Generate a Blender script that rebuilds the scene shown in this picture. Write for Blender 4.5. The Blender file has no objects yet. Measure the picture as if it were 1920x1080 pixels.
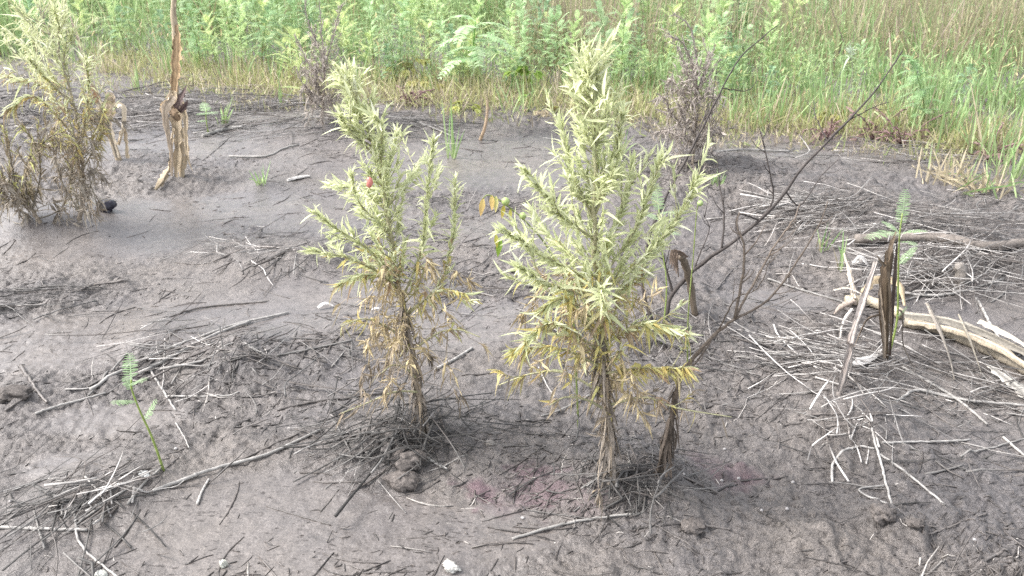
import bpy, math, random
import numpy as np

R = math.radians
rng = np.random.default_rng(11)
random.seed(11)
sc = bpy.context.scene
COL = sc.collection

# ------------------------------------------------------------------ camera, world, sun, exposure
HC, PITCH, F = 1.2, 24.8, 1598.0
cd = bpy.data.cameras.new("camera")
cam = bpy.data.objects.new("camera", cd)
COL.objects.link(cam)
cam.location = (0, 0, HC)
cam.rotation_euler = (R(90 - PITCH), 0, 0)
cd.sensor_width = 36
cd.lens = F / 1920 * 36
cd.clip_start = 0.05
cd.clip_end = 2000
cd.dof.use_dof = True
cd.dof.focus_distance = 2.0
cd.dof.aperture_fstop = 9.0
sc.camera = cam

SUN_EL, SUN_AZ = 50, -92          # azimuth measured from +Y (ahead) towards +X
w = bpy.data.worlds.new("World")
sc.world = w
w.use_nodes = True
nt = w.node_tree
bg = nt.nodes["Background"]
sky = nt.nodes.new("ShaderNodeTexSky")
sky.sky_type = 'NISHITA'
sky.sun_disc = False
sky.sun_elevation = R(SUN_EL)
sky.sun_rotation = R(SUN_AZ)
sky.air_density = 1.0
sky.dust_density = 3.0
hsv = nt.nodes.new("ShaderNodeHueSaturation")
hsv.inputs["Saturation"].default_value = 0.3
nt.links.new(sky.outputs[0], hsv.inputs["Color"])
nt.links.new(hsv.outputs[0], bg.inputs["Color"])
bg.inputs["Strength"].default_value = 0.145

sd = bpy.data.lights.new("sun", 'SUN')
sun = bpy.data.objects.new("sun", sd)
COL.objects.link(sun)
sd.energy = 1.45
sd.angle = R(18)
sd.color = (1.0, 0.975, 0.945)
sun.rotation_euler = (R(90 - SUN_EL), 0, R(180 - SUN_AZ))

sc.view_settings.view_transform = 'Standard'
sc.view_settings.look = 'None'
sc.view_settings.exposure = 1.75
sc.view_settings.gamma = 1
sc.cycles.use_denoising = False
sc.cycles.max_bounces = 5
sc.cycles.use_adaptive_sampling = False
sc.cycles.sample_clamp_indirect = 4
sc.cycles.transparent_max_bounces = 4

# ------------------------------------------------------------------ noise and terrain
_perm = np.random.default_rng(3).random((256, 256))


def vnoise(x, y, seed=0):
    x = np.asarray(x, float) + seed * 17.31
    y = np.asarray(y, float) + seed * 9.77
    xi = np.floor(x).astype(int)
    yi = np.floor(y).astype(int)
    fx = x - xi
    fy = y - yi
    fx = fx * fx * fx * (fx * (fx * 6 - 15) + 10)
    fy = fy * fy * fy * (fy * (fy * 6 - 15) + 10)
    a = _perm[xi & 255, yi & 255]
    b = _perm[(xi + 1) & 255, yi & 255]
    c = _perm[xi & 255, (yi + 1) & 255]
    d = _perm[(xi + 1) & 255, (yi + 1) & 255]
    return (a * (1 - fx) + b * fx) * (1 - fy) + (c * (1 - fx) + d * fx) * fy - 0.5


def rot(x, y, a):
    ca, sa = math.cos(a), math.sin(a)
    return x * ca - y * sa, x * sa + y * ca


def ray(px, py):
    px = np.asarray(px, float) - 960
    py = 540 - np.asarray(py, float)
    cp, sp = math.cos(R(PITCH)), math.sin(R(PITCH))
    return px, F * cp + py * sp, -F * sp + py * cp


def G0(px, py):
    dx, dy, dz = ray(px, py)
    t = -HC / dz
    return dx * t, dy * t


# mounds: px, py, radius m, height m
MOUNDS = [(790, 815, .16, .05), (700, 840, .10, .03), (750, 885, .05, .022), (1180, 900, .15, .055), (1285, 960, .07, .03),
          (260, 920, .14, .035), (150, 930, .14, .025), (480, 480, .16, .035), (590, 490, .16, .04), (420, 690, .16, .035),
          (290, 640, .14, .03), (480, 680, .14, .03), (60, 560, .25, .03), (1600, 780, .16, .045), (1560, 690, .2, .03),
          (1540, 390, .5, .05), (1780, 480, .5, .06), (1650, 970, .05, .03), (1700, 1000, .03, .015), (1040, 600, .2, .035),
          (640, 640, .2, .03), (150, 420, .3, .05), (60, 425, .25, .04), (340, 335, .2, .03), (225, 300, .2, .03),
          (490, 350, .12, .035), (1550, 1030, .08, .02), (1480, 1000, .07, .02), (560, 390, .2, .01), (30, 740, .12, .025),
          (1300, 600, .2, .03), (1000, 640, .2, .02), (730, 250, .5, .04), (1300, 310, .4, .06), (605, 240, .4, .05)]
# smooth pans of settled mud: px, py, rx m, ry m
PANS = [(330, 620, .55, .16), (80, 650, .5, .16), (620, 1010, .45, .13), (400, 1010, .3, .12), (880, 1010, .2, .1), (560, 400, .5, .2),
        (420, 250, .7, .35), (900, 300, .7, .4), (130, 880, .1, .05), (500, 930, .2, .07), (880, 620, .25, .15), (640, 560, .2, .12),
        (1500, 280, .5, .25), (1480, 560, .2, .1), (260, 440, .5, .25), (380, 390, .4, .2), (1000, 430, .3, .2), (220, 790, .2, .08)]
_mx = [(*G0(a, b), r, h) for a, b, r, h in MOUNDS]
_px = [(*G0(a, b), r, h) for a, b, r, h in PANS]


def pan_mask(x, y):
    m = np.zeros_like(np.asarray(x, float))
    for cx, cy, rx, ry in _px:
        wob = 1 + .9 * vnoise(x * 3.1, y * 3.1, 21)
        d = ((x - cx) / rx) ** 2 + ((y - cy) / ry) ** 2
        m = np.maximum(m, np.clip(1.5 - d * wob, 0, 1))
    return m


def terrain(x, y, full=False):
    x = np.asarray(x, float)
    y = np.asarray(y, float)
    big = .045 * vnoise(x / 1.7, y / 1.7, 1) + .02 * vnoise(x / .7, y / .7, 2)
    a, b = rot(x, y, .35)
    mid = .022 * vnoise(a / .42, b / .2, 3) + .012 * vnoise(a / .15, b / .1, 4)
    pan = pan_mask(x, y)
    rough = np.clip(.62 + 1.3 * vnoise(x / .6, y / .6, 5), .12, 1.2) * (1 - .8 * pan)
    z = big * .6 + mid * (1 - .85 * pan)
    for cx, cy, r, h in _mx:
        d = ((x - cx) ** 2 + (y - cy) ** 2) / (r * r)
        z = z + h * np.exp(-d * 1.4)
    near = np.clip((9 - y) / 4, 0, 1)
    lump = (.012 * vnoise(x / .06, y / .06, 6) + .014 * (np.abs(vnoise(x / .034, y / .03, 7)) - .16) * 1.1 + .009 * (np.abs(vnoise(x / .017, y / .015, 17)) - .16)) * rough
    pits = -np.clip(vnoise(x / .04, y / .035, 12) - .27, 0, 1) * .05 * rough
    clods = np.clip(vnoise(x / .05, y / .045, 14) - .24, 0, 1) * .075 * rough
    fine = (.0075 * vnoise(x / .014, y / .013, 8) + .0036 * vnoise(x / .0068, y / .0065, 9)) * (.16 + rough)
    chips = -np.clip(vnoise(a / .03, b / .008, 15) - .30, 0, 1) * .05 + np.clip(vnoise(a / .026, b / .007, 16) - .30, 0, 1) * .04
    fine = fine + chips * np.clip(rough, 0, 1)
    z = z + (lump + pits + clods + fine) * near
    if full:
        wet = np.clip(pan * .8 + .45 - rough * .55 - mid * 12, 0, 1)
        return z, wet
    return z


def G(px, py, dz=0.0):
    dx, dy, dzz = ray(px, py)
    z = 0.0
    for _ in range(5):
        t = (z - HC) / dzz
        z = terrain(dx * t, dy * t)
    return np.stack([dx * t, dy * t, z + dz], -1)


def P(px, py, Y):
    dx, dy, dz = ray(px, py)
    t = np.asarray(Y, float) / dy
    return np.stack([dx * t, dy * t, HC + dz * t], -1)


def px2m(npx, Y):
    return npx / F * Y * 1.08


# ------------------------------------------------------------------ materials
def new_mat(name):
    m = bpy.data.materials.new(name)
    m.use_nodes = True
    t = m.node_tree
    p = t.nodes["Principled BSDF"]
    return m, t, p


def N(t, kind, **kw):
    n = t.nodes.new(kind)
    for k, v in kw.items():
        setattr(n, k, v)
    return n


def attr_mat(name, rough=.6, transl=0.0, nscale=60, namt=.35, stretch=(1, 1, 1), bump=.25, spec=.3, bdist=.002, mudline=0.0):
    """colour attribute broken up by procedural fibre/dirt noise"""
    m, t, p = new_mat(name)
    at = N(t, "ShaderNodeAttribute", attribute_name="Col")
    tc = N(t, "ShaderNodeTexCoord")
    mp = N(t, "ShaderNodeMapping")
    mp.inputs["Scale"].default_value = stretch
    t.links.new(tc.outputs["Object"], mp.inputs[0])
    no = N(t, "ShaderNodeTexNoise")
    no.inputs["Scale"].default_value = nscale
    no.inputs["Detail"].default_value = 5
    no.inputs["Roughness"].default_value = .65
    t.links.new(mp.outputs[0], no.inputs["Vector"])
    mr = N(t, "ShaderNodeMapRange")
    mr.inputs["From Min"].default_value = .3
    mr.inputs["From Max"].default_value = .7
    mr.inputs["To Min"].default_value = 1 - namt
    mr.inputs["To Max"].default_value = 1 + namt
    t.links.new(no.outputs[0], mr.inputs[0])
    mx = N(t, "ShaderNodeVectorMath", operation='SCALE')
    t.links.new(at.outputs["Color"], mx.inputs[0])
    t.links.new(mr.outputs[0], mx.inputs["Scale"])
    col = mx.outputs[0]
    t.links.new(col, p.inputs["Base Color"])
    p.inputs["Roughness"].default_value = rough
    p.inputs["Specular IOR Level"].default_value = spec
    if bump:
        bn = N(t, "ShaderNodeBump")
        bn.inputs["Strength"].default_value = bump
        bn.inputs["Distance"].default_value = bdist
        t.links.new(no.outputs[0], bn.inputs["Height"])
        t.links.new(bn.outputs[0], p.inputs["Normal"])
    if transl:
        tr = N(t, "ShaderNodeBsdfTranslucent")
        t.links.new(col, tr.inputs["Color"])
        ms = N(t, "ShaderNodeMixShader")
        ms.inputs[0].default_value = transl
        t.links.new(p.outputs[0], ms.inputs[1])
        t.links.new(tr.outputs[0], ms.inputs[2])
        t.links.new(ms.outputs[0], t.nodes["Material Output"].inputs["Surface"])
    return m


M_LEAF = attr_mat("downy_leaf", .62, .42, 90, .18, bump=.1)
M_FERN = attr_mat("feathery_leaf", .5, .4, 40, .22, bump=0)
M_GRASS = attr_mat("grass_blade", .5, .35, 25, .25, bump=0)
M_DEAD = attr_mat("dead_leaf", .75, .15, 120, .35, bump=.3)
M_STRAW = attr_mat("dry_straw", .62, 0, 70, .38, bump=.4)
M_MUDDY = attr_mat("mud_coated", .38, 0, 90, .35, bump=.6, spec=.5, bdist=.003)
M_CLOD = attr_mat("clod_mud", .75, 0, 120, .4, bump=.9, spec=.25, bdist=.004)
M_BARK = attr_mat("bark", .7, 0, 140, .4, bump=.7)
M_MAIZE = attr_mat("maize_sheath", .6, .08, 55, .3, (3, 3, .35), bump=.35)
M_STONE = attr_mat("pale_stone", .6, 0, 60, .2, bump=.5)
M_FRUIT = attr_mat("fruit_skin", .4, .1, 50, .12, bump=0, spec=.5)


def mud_material():
    m, t, p = new_mat("wet_mud")
    tc = N(t, "ShaderNodeTexCoord")
    at = N(t, "ShaderNodeAttribute", attribute_name="Col")
    sep = N(t, "ShaderNodeSeparateColor")
    t.links.new(at.outputs["Color"], sep.inputs[0])

    def noise(s, d=4, r=.6):
        n = N(t, "ShaderNodeTexNoise")
        n.inputs["Scale"].default_value = s
        n.inputs["Detail"].default_value = d
        n.inputs["Roughness"].default_value = r
        t.links.new(tc.outputs["Object"], n.inputs["Vector"])
        return n
    n1, n2, n3 = noise(2.3, 4), noise(26, 6, .7), noise(190, 4, .7)
    r1 = N(t, "ShaderNodeValToRGB")
    r1.color_ramp.elements[0].position = .32
    r1.color_ramp.elements[0].color = (.112, .102, .100, 1)
    r1.color_ramp.elements[1].position = .68
    r1.color_ramp.elements[1].color = (.150, .131, .117, 1)
    t.links.new(n1.outputs[0], r1.inputs[0])
    r2 = N(t, "ShaderNodeMapRange")
    r2.inputs["From Min"].default_value = .3
    r2.inputs["From Max"].default_value = .7
    r2.inputs["To Min"].default_value = .72
    r2.inputs["To Max"].default_value = 1.22
    t.links.new(n2.outputs[0], r2.inputs[0])
    s1 = N(t, "ShaderNodeVectorMath", operation='SCALE')
    t.links.new(r1.outputs[0], s1.inputs[0])
    t.links.new(r2.outputs[0], s1.inputs["Scale"])
    r3 = N(t, "ShaderNodeMapRange")
    r3.inputs["From Min"].default_value = .35
    r3.inputs["From Max"].default_value = .65
    r3.inputs["To Min"].default_value = .74
    r3.inputs["To Max"].default_value = 1.26
    t.links.new(n3.outputs[0], r3.inputs[0])
    s2 = N(t, "ShaderNodeVectorMath", operation='SCALE')
    t.links.new(s1.outputs[0], s2.inputs[0])
    t.links.new(r3.outputs[0], s2.inputs["Scale"])
    # dark crumbs of rotted leaf
    mpc = N(t, "ShaderNodeMapping")
    mpc.inputs["Scale"].default_value = (.55, 1.3, 1)
    mpc.inputs["Rotation"].default_value = (0, 0, .3)
    t.links.new(tc.outputs["Object"], mpc.inputs[0])
    nc = noise(95, 3, .55)
    t.links.new(mpc.outputs[0], nc.inputs["Vector"])
    nd = noise(5, 3, .6)
    ad = N(t, "ShaderNodeMath", operation='MULTIPLY_ADD')
    t.links.new(nd.outputs[0], ad.inputs[0])
    ad.inputs[1].default_value = .35
    t.links.new(nc.outputs[0], ad.inputs[2])
    rc = N(t, "ShaderNodeMapRange")
    rc.inputs["From Min"].default_value = .80
    rc.inputs["From Max"].default_value = .86
    rc.inputs["To Max"].default_value = .8
    t.links.new(ad.outputs[0], rc.inputs[0])
    mc = N(t, "ShaderNodeMix", data_type='RGBA')
    t.links.new(rc.outputs[0], mc.inputs[0])
    t.links.new(s2.outputs[0], mc.inputs[6])
    mc.inputs[7].default_value = (.035, .028, .024, 1)
    mx = N(t, "ShaderNodeMix", data_type='RGBA')
    t.links.new(sep.outputs[1], mx.inputs[0])
    t.links.new(mc.outputs[2], mx.inputs[6])
    mx.inputs[7].default_value = (.125, .062, .082, 1)
    t.links.new(mx.outputs[2], p.inputs["Base Color"])
    # wet pans are glossier
    rr = N(t, "ShaderNodeMapRange")
    rr.inputs["To Min"].default_value = .58
    rr.inputs["To Max"].default_value = .38
    t.links.new(sep.outputs[0], rr.inputs[0])
    ra = N(t, "ShaderNodeMath", operation='MULTIPLY_ADD')
    t.links.new(n2.outputs[0], ra.inputs[0])
    ra.inputs[1].default_value = .22
    t.links.new(rr.outputs[0], ra.inputs[2])
    rb = N(t, "ShaderNodeMath", operation='SUBTRACT')
    t.links.new(ra.outputs[0], rb.inputs[0])
    rb.inputs[1].default_value = .11
    t.links.new(rb.outputs[0], p.inputs["Roughness"])
    p.inputs["Specular IOR Level"].default_value = .55
    wb = N(t, "ShaderNodeMapRange")
    wb.inputs["To Min"].default_value = .8
    wb.inputs["To Max"].default_value = .2
    t.links.new(sep.outputs[0], wb.inputs[0])
    b1 = N(t, "ShaderNodeBump")
    t.links.new(wb.outputs[0], b1.inputs["Strength"])
    b1.inputs["Strength"].default_value = .5
    b1.inputs["Distance"].default_value = .004
    t.links.new(n3.outputs[0], b1.inputs["Height"])
    n4 = noise(75, 5, .65)
    vo = N(t, "ShaderNodeTexVoronoi")
    vo.inputs["Scale"].default_value = 170
    wv = N(t, "ShaderNodeVectorMath", operation='MULTIPLY_ADD')
    t.links.new(n3.outputs["Color"], wv.inputs[0])
    wv.inputs[1].default_value = (.006, .006, .006)
    t.links.new(tc.outputs["Object"], wv.inputs[2])
    t.links.new(wv.outputs[0], vo.inputs["Vector"])
    b3 = N(t, "ShaderNodeBump")
    b3.inputs["Distance"].default_value = .003
    b3.invert = True
    t.links.new(wb.outputs[0], b3.inputs["Strength"])
    t.links.new(vo.outputs["Distance"], b3.inputs["Height"])
    t.links.new(b1.outputs[0], b3.inputs["Normal"])
    b2 = N(t, "ShaderNodeBump")
    t.links.new(wb.outputs[0], b2.inputs["Strength"])
    b2.inputs["Strength"].default_value = .5
    b2.inputs["Distance"].default_value = .008
    t.links.new(n4.outputs[0], b2.inputs["Height"])
    t.links.new(b3.outputs[0], b2.inputs["Normal"])
    t.links.new(b2.outputs[0], p.inputs["Normal"])
    return m


# ------------------------------------------------------------------ mesh building
ORG = {}


def link_props(o, label=None, cat=None, group=None, kind=None):
    for k, v in (("label", label), ("category", cat), ("group", group), ("kind", kind)):
        if v:
            o[k] = v


def empty(name, loc, label, cat, group=None):
    o = bpy.data.objects.new(name, None)
    COL.objects.link(o)
    o.empty_display_size = .05
    loc = np.asarray(loc, float)
    o.location = loc
    ORG[o.name] = loc
    link_props(o, label, cat, group)
    return o


class MB:
    def __init__(s):
        s.v, s.f, s.c, s.n = [], [], [], 0

    def add(s, v, f, c):
        v = np.asarray(v, float).reshape(-1, 3)
        f = np.asarray(f, int).reshape(-1, 4)
        c = np.broadcast_to(np.asarray(c, float), (len(v), 3))
        s.v.append(v)
        s.f.append(f + s.n)
        s.c.append(c)
        s.n += len(v)

    def mesh(s, name, mat, org=(0, 0, 0), smooth=True):
        v = np.concatenate(s.v) - np.asarray(org)
        f = np.concatenate(s.f)
        c = np.concatenate(s.c)
        me = bpy.data.meshes.new(name)
        me.vertices.add(len(v))
        me.vertices.foreach_set("co", v.astype(np.float32).ravel())
        me.loops.add(len(f) * 4)
        me.loops.foreach_set("vertex_index", f.astype(np.int32).ravel())
        me.polygons.add(len(f))
        me.polygons.foreach_set("loop_start", np.arange(0, len(f) * 4, 4, dtype=np.int32))
        me.polygons.foreach_set("use_smooth", np.full(len(f), smooth))
        me.update(calc_edges=True)
        at = me.color_attributes.new("Col", 'FLOAT_COLOR', 'POINT')
        ca = np.ones((len(v), 4), np.float32)
        ca[:, :3] = np.clip(c, 0, 1)
        at.data.foreach_set("color", ca.ravel())
        me.materials.append(mat)
        return me

    def build(s, name, mat, parent=None, org=None, smooth=True):
        if not s.v:
            return None
        if parent is not None:
            o0 = ORG[parent.name]
        else:
            o0 = np.asarray(org if org is not None else (0, 0, 0), float)
        me = s.mesh(name, mat, o0, smooth)
        o = bpy.data.objects.new(name, me)
        COL.objects.link(o)
        if parent is not None:
            o.parent = parent
        else:
            o.location = o0
        ORG[o.name] = o0
        return o


def nrmz(v):
    v = np.asarray(v, float)
    return v / np.maximum(np.linalg.norm(v, axis=-1, keepdims=True), 1e-9)


def spline(pts, n):
    pts = np.asarray(pts, float)
    if len(pts) == 2:
        t = np.linspace(0, 1, n)[:, None]
        return pts[0] * (1 - t) + pts[1] * t
    p = np.vstack([2 * pts[0] - pts[1], pts, 2 * pts[-1] - pts[-2]])
    u = np.linspace(0, len(pts) - 1 - 1e-6, n)
    i = u.astype(int)
    t = (u - i)[:, None]
    a, b, c, d = p[i], p[i + 1], p[i + 2], p[i + 3]
    return .5 * (2 * b + (c - a) * t + (2 * a - 5 * b + 4 * c - d) * t ** 2 + (3 * b - a - 3 * c + d) * t ** 3)


def tube(mb, pts, rad, col, sides=6, jitter=0.0, flat=1.0, knots=()):
    pts = np.asarray(pts, float)
    n = len(pts)
    rad = np.broadcast_to(np.asarray(rad, float), (n,)).copy()
    tg = nrmz(np.gradient(pts, axis=0))
    up = np.array([0, 0, 1.0]) if abs(tg[0][2]) < .9 else np.array([1.0, 0, 0])
    u = nrmz(np.cross(tg, up))
    # keep frames continuous
    for i in range(1, n):
        if np.dot(u[i], u[i - 1]) < 0:
            u[i] = -u[i]
    v = np.cross(tg, u)
    a = np.linspace(0, 2 * np.pi, sides, endpoint=False)
    rr = rad[:, None] * (1 + jitter * rng.normal(size=(n, sides)))
    ring = pts[:, None, :] + rr[..., None] * (np.cos(a)[None, :, None] * u[:, None, :] + flat * np.sin(a)[None, :, None] * v[:, None, :])
    # caps
    c0 = np.repeat(pts[:1], sides, 0)
    c1 = np.repeat(pts[-1:], sides, 0)
    V = np.concatenate([c0[None], ring, c1[None]])
    m = n + 2
    col = np.asarray(col, float)
    if col.ndim == 1:
        C = np.broadcast_to(col, (m, sides, 3))
    else:
        C = np.concatenate([col[:1], col, col[-1:]])[:, None, :].repeat(sides, 1)
    i = np.arange(m - 1)[:, None] * sides
    j = np.arange(sides)[None, :]
    j2 = (j + 1) % sides
    f = np.stack([i + j, i + j2, i + sides + j2, i + sides + j], -1)
    mb.add(V, f, C.reshape(-1, 3))


def ribbon(mb, pts, wid, col, hint=(0, -1, 0), twist=0.0, across=5, cup=.35, n=14, streak=.25, ragged=.12):
    """long strap leaf or torn sheath with a little thickness of its own fold"""
    p = spline(pts, n)
    tg = nrmz(np.gradient(p, axis=0))
    s = nrmz(np.cross(tg, np.asarray(hint, float)))
    b = np.cross(s, tg)
    t = np.linspace(0, 1, n)
    wd = np.interp(t, np.linspace(0, 1, len(wid)), wid)
    an = twist * t
    s2 = s * np.cos(an)[:, None] + b * np.sin(an)[:, None]
    b2 = -s * np.sin(an)[:, None] + b * np.cos(an)[:, None]
    q = np.linspace(-1, 1, across)
    rag = 1 + ragged * rng.normal(size=(n, across))
    off = wd[:, None] * .5 * q[None, :] * rag
    dep = cup * wd[:, None] * .5 * (q[None, :] ** 2 - .3) + wd[:, None] * .05 * rng.normal(size=(1, across))
    V = p[:, None, :] + off[..., None] * s2[:, None, :] + dep[..., None] * b2[:, None, :]
    st = 1 + streak * rng.normal(size=(1, across, 1)) + .1 * rng.normal(size=(n, across, 1))
    col = np.asarray(col, float)
    C = (col[:, None, :] if col.ndim == 2 else col[None, None, :]) * np.clip(st, .4, 1.7)
    C = np.broadcast_to(C, (n, across, 3))
    i = np.arange(n - 1)[:, None] * across
    j = np.arange(across - 1)[None, :]
    f = np.stack([i + j, i + j + 1, i + across + j + 1, i + across + j], -1)
    mb.add(V, f, C.reshape(-1, 3))


LANCE = (np.array([0, .18, .42, .68, .88, 1.0]), np.array([.22, .72, 1.0, .72, .34, .03]))
OVAL = (np.array([0, .5, 1.0]), np.array([.55, 1.0, .45]))
BLADE = (np.array([0, .35, .7, 1.0]), np.array([.8, 1.0, .7, .04]))


def leaves(mb, base, d, L, W, up, droop, c0, c1, prof=LANCE, fold=.25, curl=0.0, twist=0.0, flat=False):
    base = np.asarray(base, float)
    n = len(base)
    d = nrmz(d)
    up = np.broadcast_to(np.asarray(up, float), (n, 3))
    s = nrmz(np.cross(d, up) + 1e-6)
    u = np.cross(s, d)
    t, wp = prof
    K = len(t)
    bc = lambda a: np.broadcast_to(np.asarray(a, float), (n,))
    L, W, droop, curl, twist = map(bc, (L, W, droop, curl, twist))
    T = t[None, :, None]
    cen = base[:, None, :] + L[:, None, None] * (d[:, None, :] * T * (1 - .25 * T * np.abs(droop)[:, None, None]) +
                                                u[:, None, :] * (curl[:, None, None] * T ** 2))
    cen[..., 2] -= (L * droop)[:, None] * t[None, :] ** 2
    an = twist[:, None] * t[None, :]
    S = s[:, None, :] * np.cos(an)[..., None] + u[:, None, :] * np.sin(an)[..., None]
    half = (W[:, None] * .5 * wp[None, :])[..., None]
    c0 = np.broadcast_to(np.asarray(c0, float), (n, 3))
    c1 = np.broadcast_to(np.asarray(c1, float), (n, 3))
    cc = c0[:, None, :] * (1 - T) + c1[:, None, :] * T
    if flat:
        V = np.stack([cen - S * half, cen + S * half], 2)
        A = 2
    else:
        U = -s[:, None, :] * np.sin(an)[..., None] + u[:, None, :] * np.cos(an)[..., None]
        lift = U * half * fold * 2
        V = np.stack([cen - S * half + lift, cen, cen + S * half + lift], 2)
        A = 3
    C = np.repeat(cc[:, :, None, :], A, 2)
    i = np.arange(n)[:, None, None] * (K * A) + np.arange(K - 1)[None, :, None] * A
    j = np.arange(A - 1)[None, None, :]
    f = np.stack([i + j, i + j + 1, i + A + j + 1, i + A + j], -1)
    mb.add(V, f, C.reshape(-1, 3))


def along(p, t):
    n = len(p)
    seg = np.linalg.norm(np.diff(p, axis=0), axis=1)
    s = np.concatenate([[0], np.cumsum(seg)])
    s /= s[-1]
    q = np.stack([np.interp(t, s, p[:, k]) for k in range(3)], -1)
    e = .03
    q2 = np.stack([np.interp(np.clip(t + e, 0, 1), s, p[:, k]) for k in range(3)], -1)
    q1 = np.stack([np.interp(np.clip(t - e, 0, 1), s, p[:, k]) for k in range(3)], -1)
    return q, nrmz(q2 - q1)


def radial(tg, az):
    up = np.where(np.abs(tg[:, 2:3]) > .92, np.array([[1.0, 0, 0]]), np.array([[0, 0, 1.0]]))
    a = nrmz(np.cross(tg, up))
    b = np.cross(tg, a)
    return a * np.cos(az)[:, None] + b * np.sin(az)[:, None]


def shoot_leaves(ml, p, n, L0, L1, colf, ang0=75, ang1=28, droop=.25, tmin=.08, wr=.17, curl=.22, tpow=.8, twist=.5, clump=0):
    if n < 1:
        return
    t = tmin + (1 - tmin) * (np.arange(n) + rng.random(n)) / n
    t = np.clip(t ** tpow, 0, 1)
    if clump:
        cc = np.sort(rng.uniform(.25, 1, clump))
        t = np.clip(cc[rng.integers(0, clump, n)] + rng.normal(0, .018, n), 0, 1)
    q, tg = along(p, t)
    az = np.arange(n) * 2.39996 + rng.normal(0, .35, n)
    ra = radial(tg, az)
    an = np.radians(ang0 + (ang1 - ang0) * t + rng.normal(0, 17, n))
    d = tg * np.cos(an)[:, None] + ra * np.sin(an)[:, None]
    L = (L0 + (L1 - L0) * t) * rng.uniform(.55, 1.2, n)
    c0, c1, dr, shr = colf(q, t, rng.random(n))
    dd = droop * (1 - .6 * t) + dr
    leaves(ml, q, d, L, L * wr * rng.uniform(.75, 1.2, n) * shr, -ra + tg * .6, dd, c0, c1,
           curl=rng.normal(curl, .5, n), twist=rng.normal(0, twist, n) * (1 + 2 * (dr > .3)), fold=.3)


def mixc(a, b, t):
    return np.asarray(a) * (1 - t[:, None]) + np.asarray(b) * t[:, None]


def frond(ml, base, d, L, pairs, ll, droop=.5, c0=(.1, .3, .08), c1=(.14, .36, .1), lw=.3, prof=OVAL, upright=.35, flat=True):
    """pinnate leaves, vectorised over fronds"""
    base = np.asarray(base, float)
    m = len(base)
    d = nrmz(d)
    L = np.broadcast_to(np.asarray(L, float), (m,))
    up = np.tile([[0, 0, 1.0]], (m, 1))
    s = nrmz(np.cross(d, up) + 1e-5)
    t = np.linspace(.12, 1, pairs)
    T = t[None, :, None]
    cen = base[:, None, :] + L[:, None, None] * d[:, None, :] * T
    cen[..., 2] -= (L * droop)[:, None] * t[None, :] ** 2
    tan = d[:, None, :] * np.ones_like(T)
    tan = tan.copy()
    tan[..., 2] -= 2 * droop * t[None, :]
    tan = nrmz(tan)
    size = ll * (np.sin(np.pi * (.12 + .8 * t)) ** .6)
    for sg in (-1, 1):
        dd = nrmz(s[:, None, :] * sg + tan * upright + rng.normal(0, .08, cen.shape)).reshape(-1, 3)
        up2 = np.cross(np.repeat(s[:, None, :], pairs, 1), tan).reshape(-1, 3)
        cz = rng.random(m * pairs)
        leaves(ml, cen.reshape(-1, 3), dd, np.tile(size, m) * rng.uniform(.85, 1.1, m * pairs), np.tile(size, m) * lw, up2,
               .12, mixc(c0, c1, cz), mixc(c0, c1, cz), prof=prof, flat=flat)
    leaves(ml, base, d, L, .006 * np.ones(m) * (ll / .025), up, droop, c1, c1, prof=(np.linspace(0, 1, 6), np.array([1, .8, .6, .5, .4, .2])), flat=True)


# ------------------------------------------------------------------ the ground: one sheet
def axis(core, far, n, g):
    out = [core]
    step = core / n
    while out[-1] < far:
        step *= g
        out.append(out[-1] + step)
    pos = np.concatenate([np.linspace(0, core, n + 1), np.array(out[1:])])
    return np.concatenate([-pos[:0:-1], pos])


ux = axis(.82, 260, 330, 1.22)
ys = [.85]
while ys[-1] < 14:
    ys.append(ys[-1] + max(.0032, .0030 * ys[-1]))
st = .05
while ys[-1] < 400:
    st *= 1.25
    ys.append(ys[-1] + st)
yb = []
yy, st = .85, .02
while yy > -120:
    st *= 1.3
    yy -= st
    yb.append(yy)
ys = np.array(yb[::-1] + ys)
sx = np.clip(.55 + .62 * np.clip(ys, .85, 14), 0, 9)
X = ux[None, :] * sx[:, None]
Y = np.repeat(ys[:, None], len(ux), 1)
Z, WET = terrain(X, Y, True)
stain = np.zeros_like(X)
for a, b, r, k in ((903, 930, .05, .75), (1000, 895, .05, .6), (1020, 935, .07, .55), (1100, 960, .06, .25), (1385, 882, .07, .6),
                   (1330, 870, .06, .35), (960, 935, .09, .3), (760, 190, .35, .5), (1560, 255, .3, .3)):
    cx, cy = G0(a, b)
    d = ((X - cx) ** 2 + ((Y - cy) * 1.2) ** 2) / (r * r) * (1 + 1.6 * vnoise(X / .03, Y / .03, 31))
    stain = np.maximum(stain, k * .8 * np.clip(1.2 - d, 0, 1) ** 1.3 * np.clip(.9 + .6 * vnoise(X / .02, Y / .02, 33), 0, 1))
ny, nx = X.shape
i = np.arange(ny - 1)[:, None] * nx
j = np.arange(nx - 1)[None, :]
gm = MB()
gm.add(np.stack([X, Y, Z], -1), np.stack([i + j, i + j + 1, i + nx + j + 1, i + nx + j], -1),
       np.stack([WET, stain, 0 * WET], -1).reshape(-1, 3))
ground = gm.build("ground", mud_material())
link_props(ground, kind="structure")

# ------------------------------------------------------------------ colours (linear base colours)
PALE = np.array([.65, .67, .43])
PALE2 = np.array([.50, .54, .31])
WHITE = np.array([.76, .77, .62])
YELL = np.array([.66, .52, .20])
YGRN = np.array([.54, .54, .22])
TAN = np.array([.45, .36, .25])
RUST = np.array([.40, .28, .18])
GREY = np.array([.26, .225, .19])
STEM = np.array([.34, .33, .2])
STEMD = np.array([.27, .225, .175])


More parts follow.
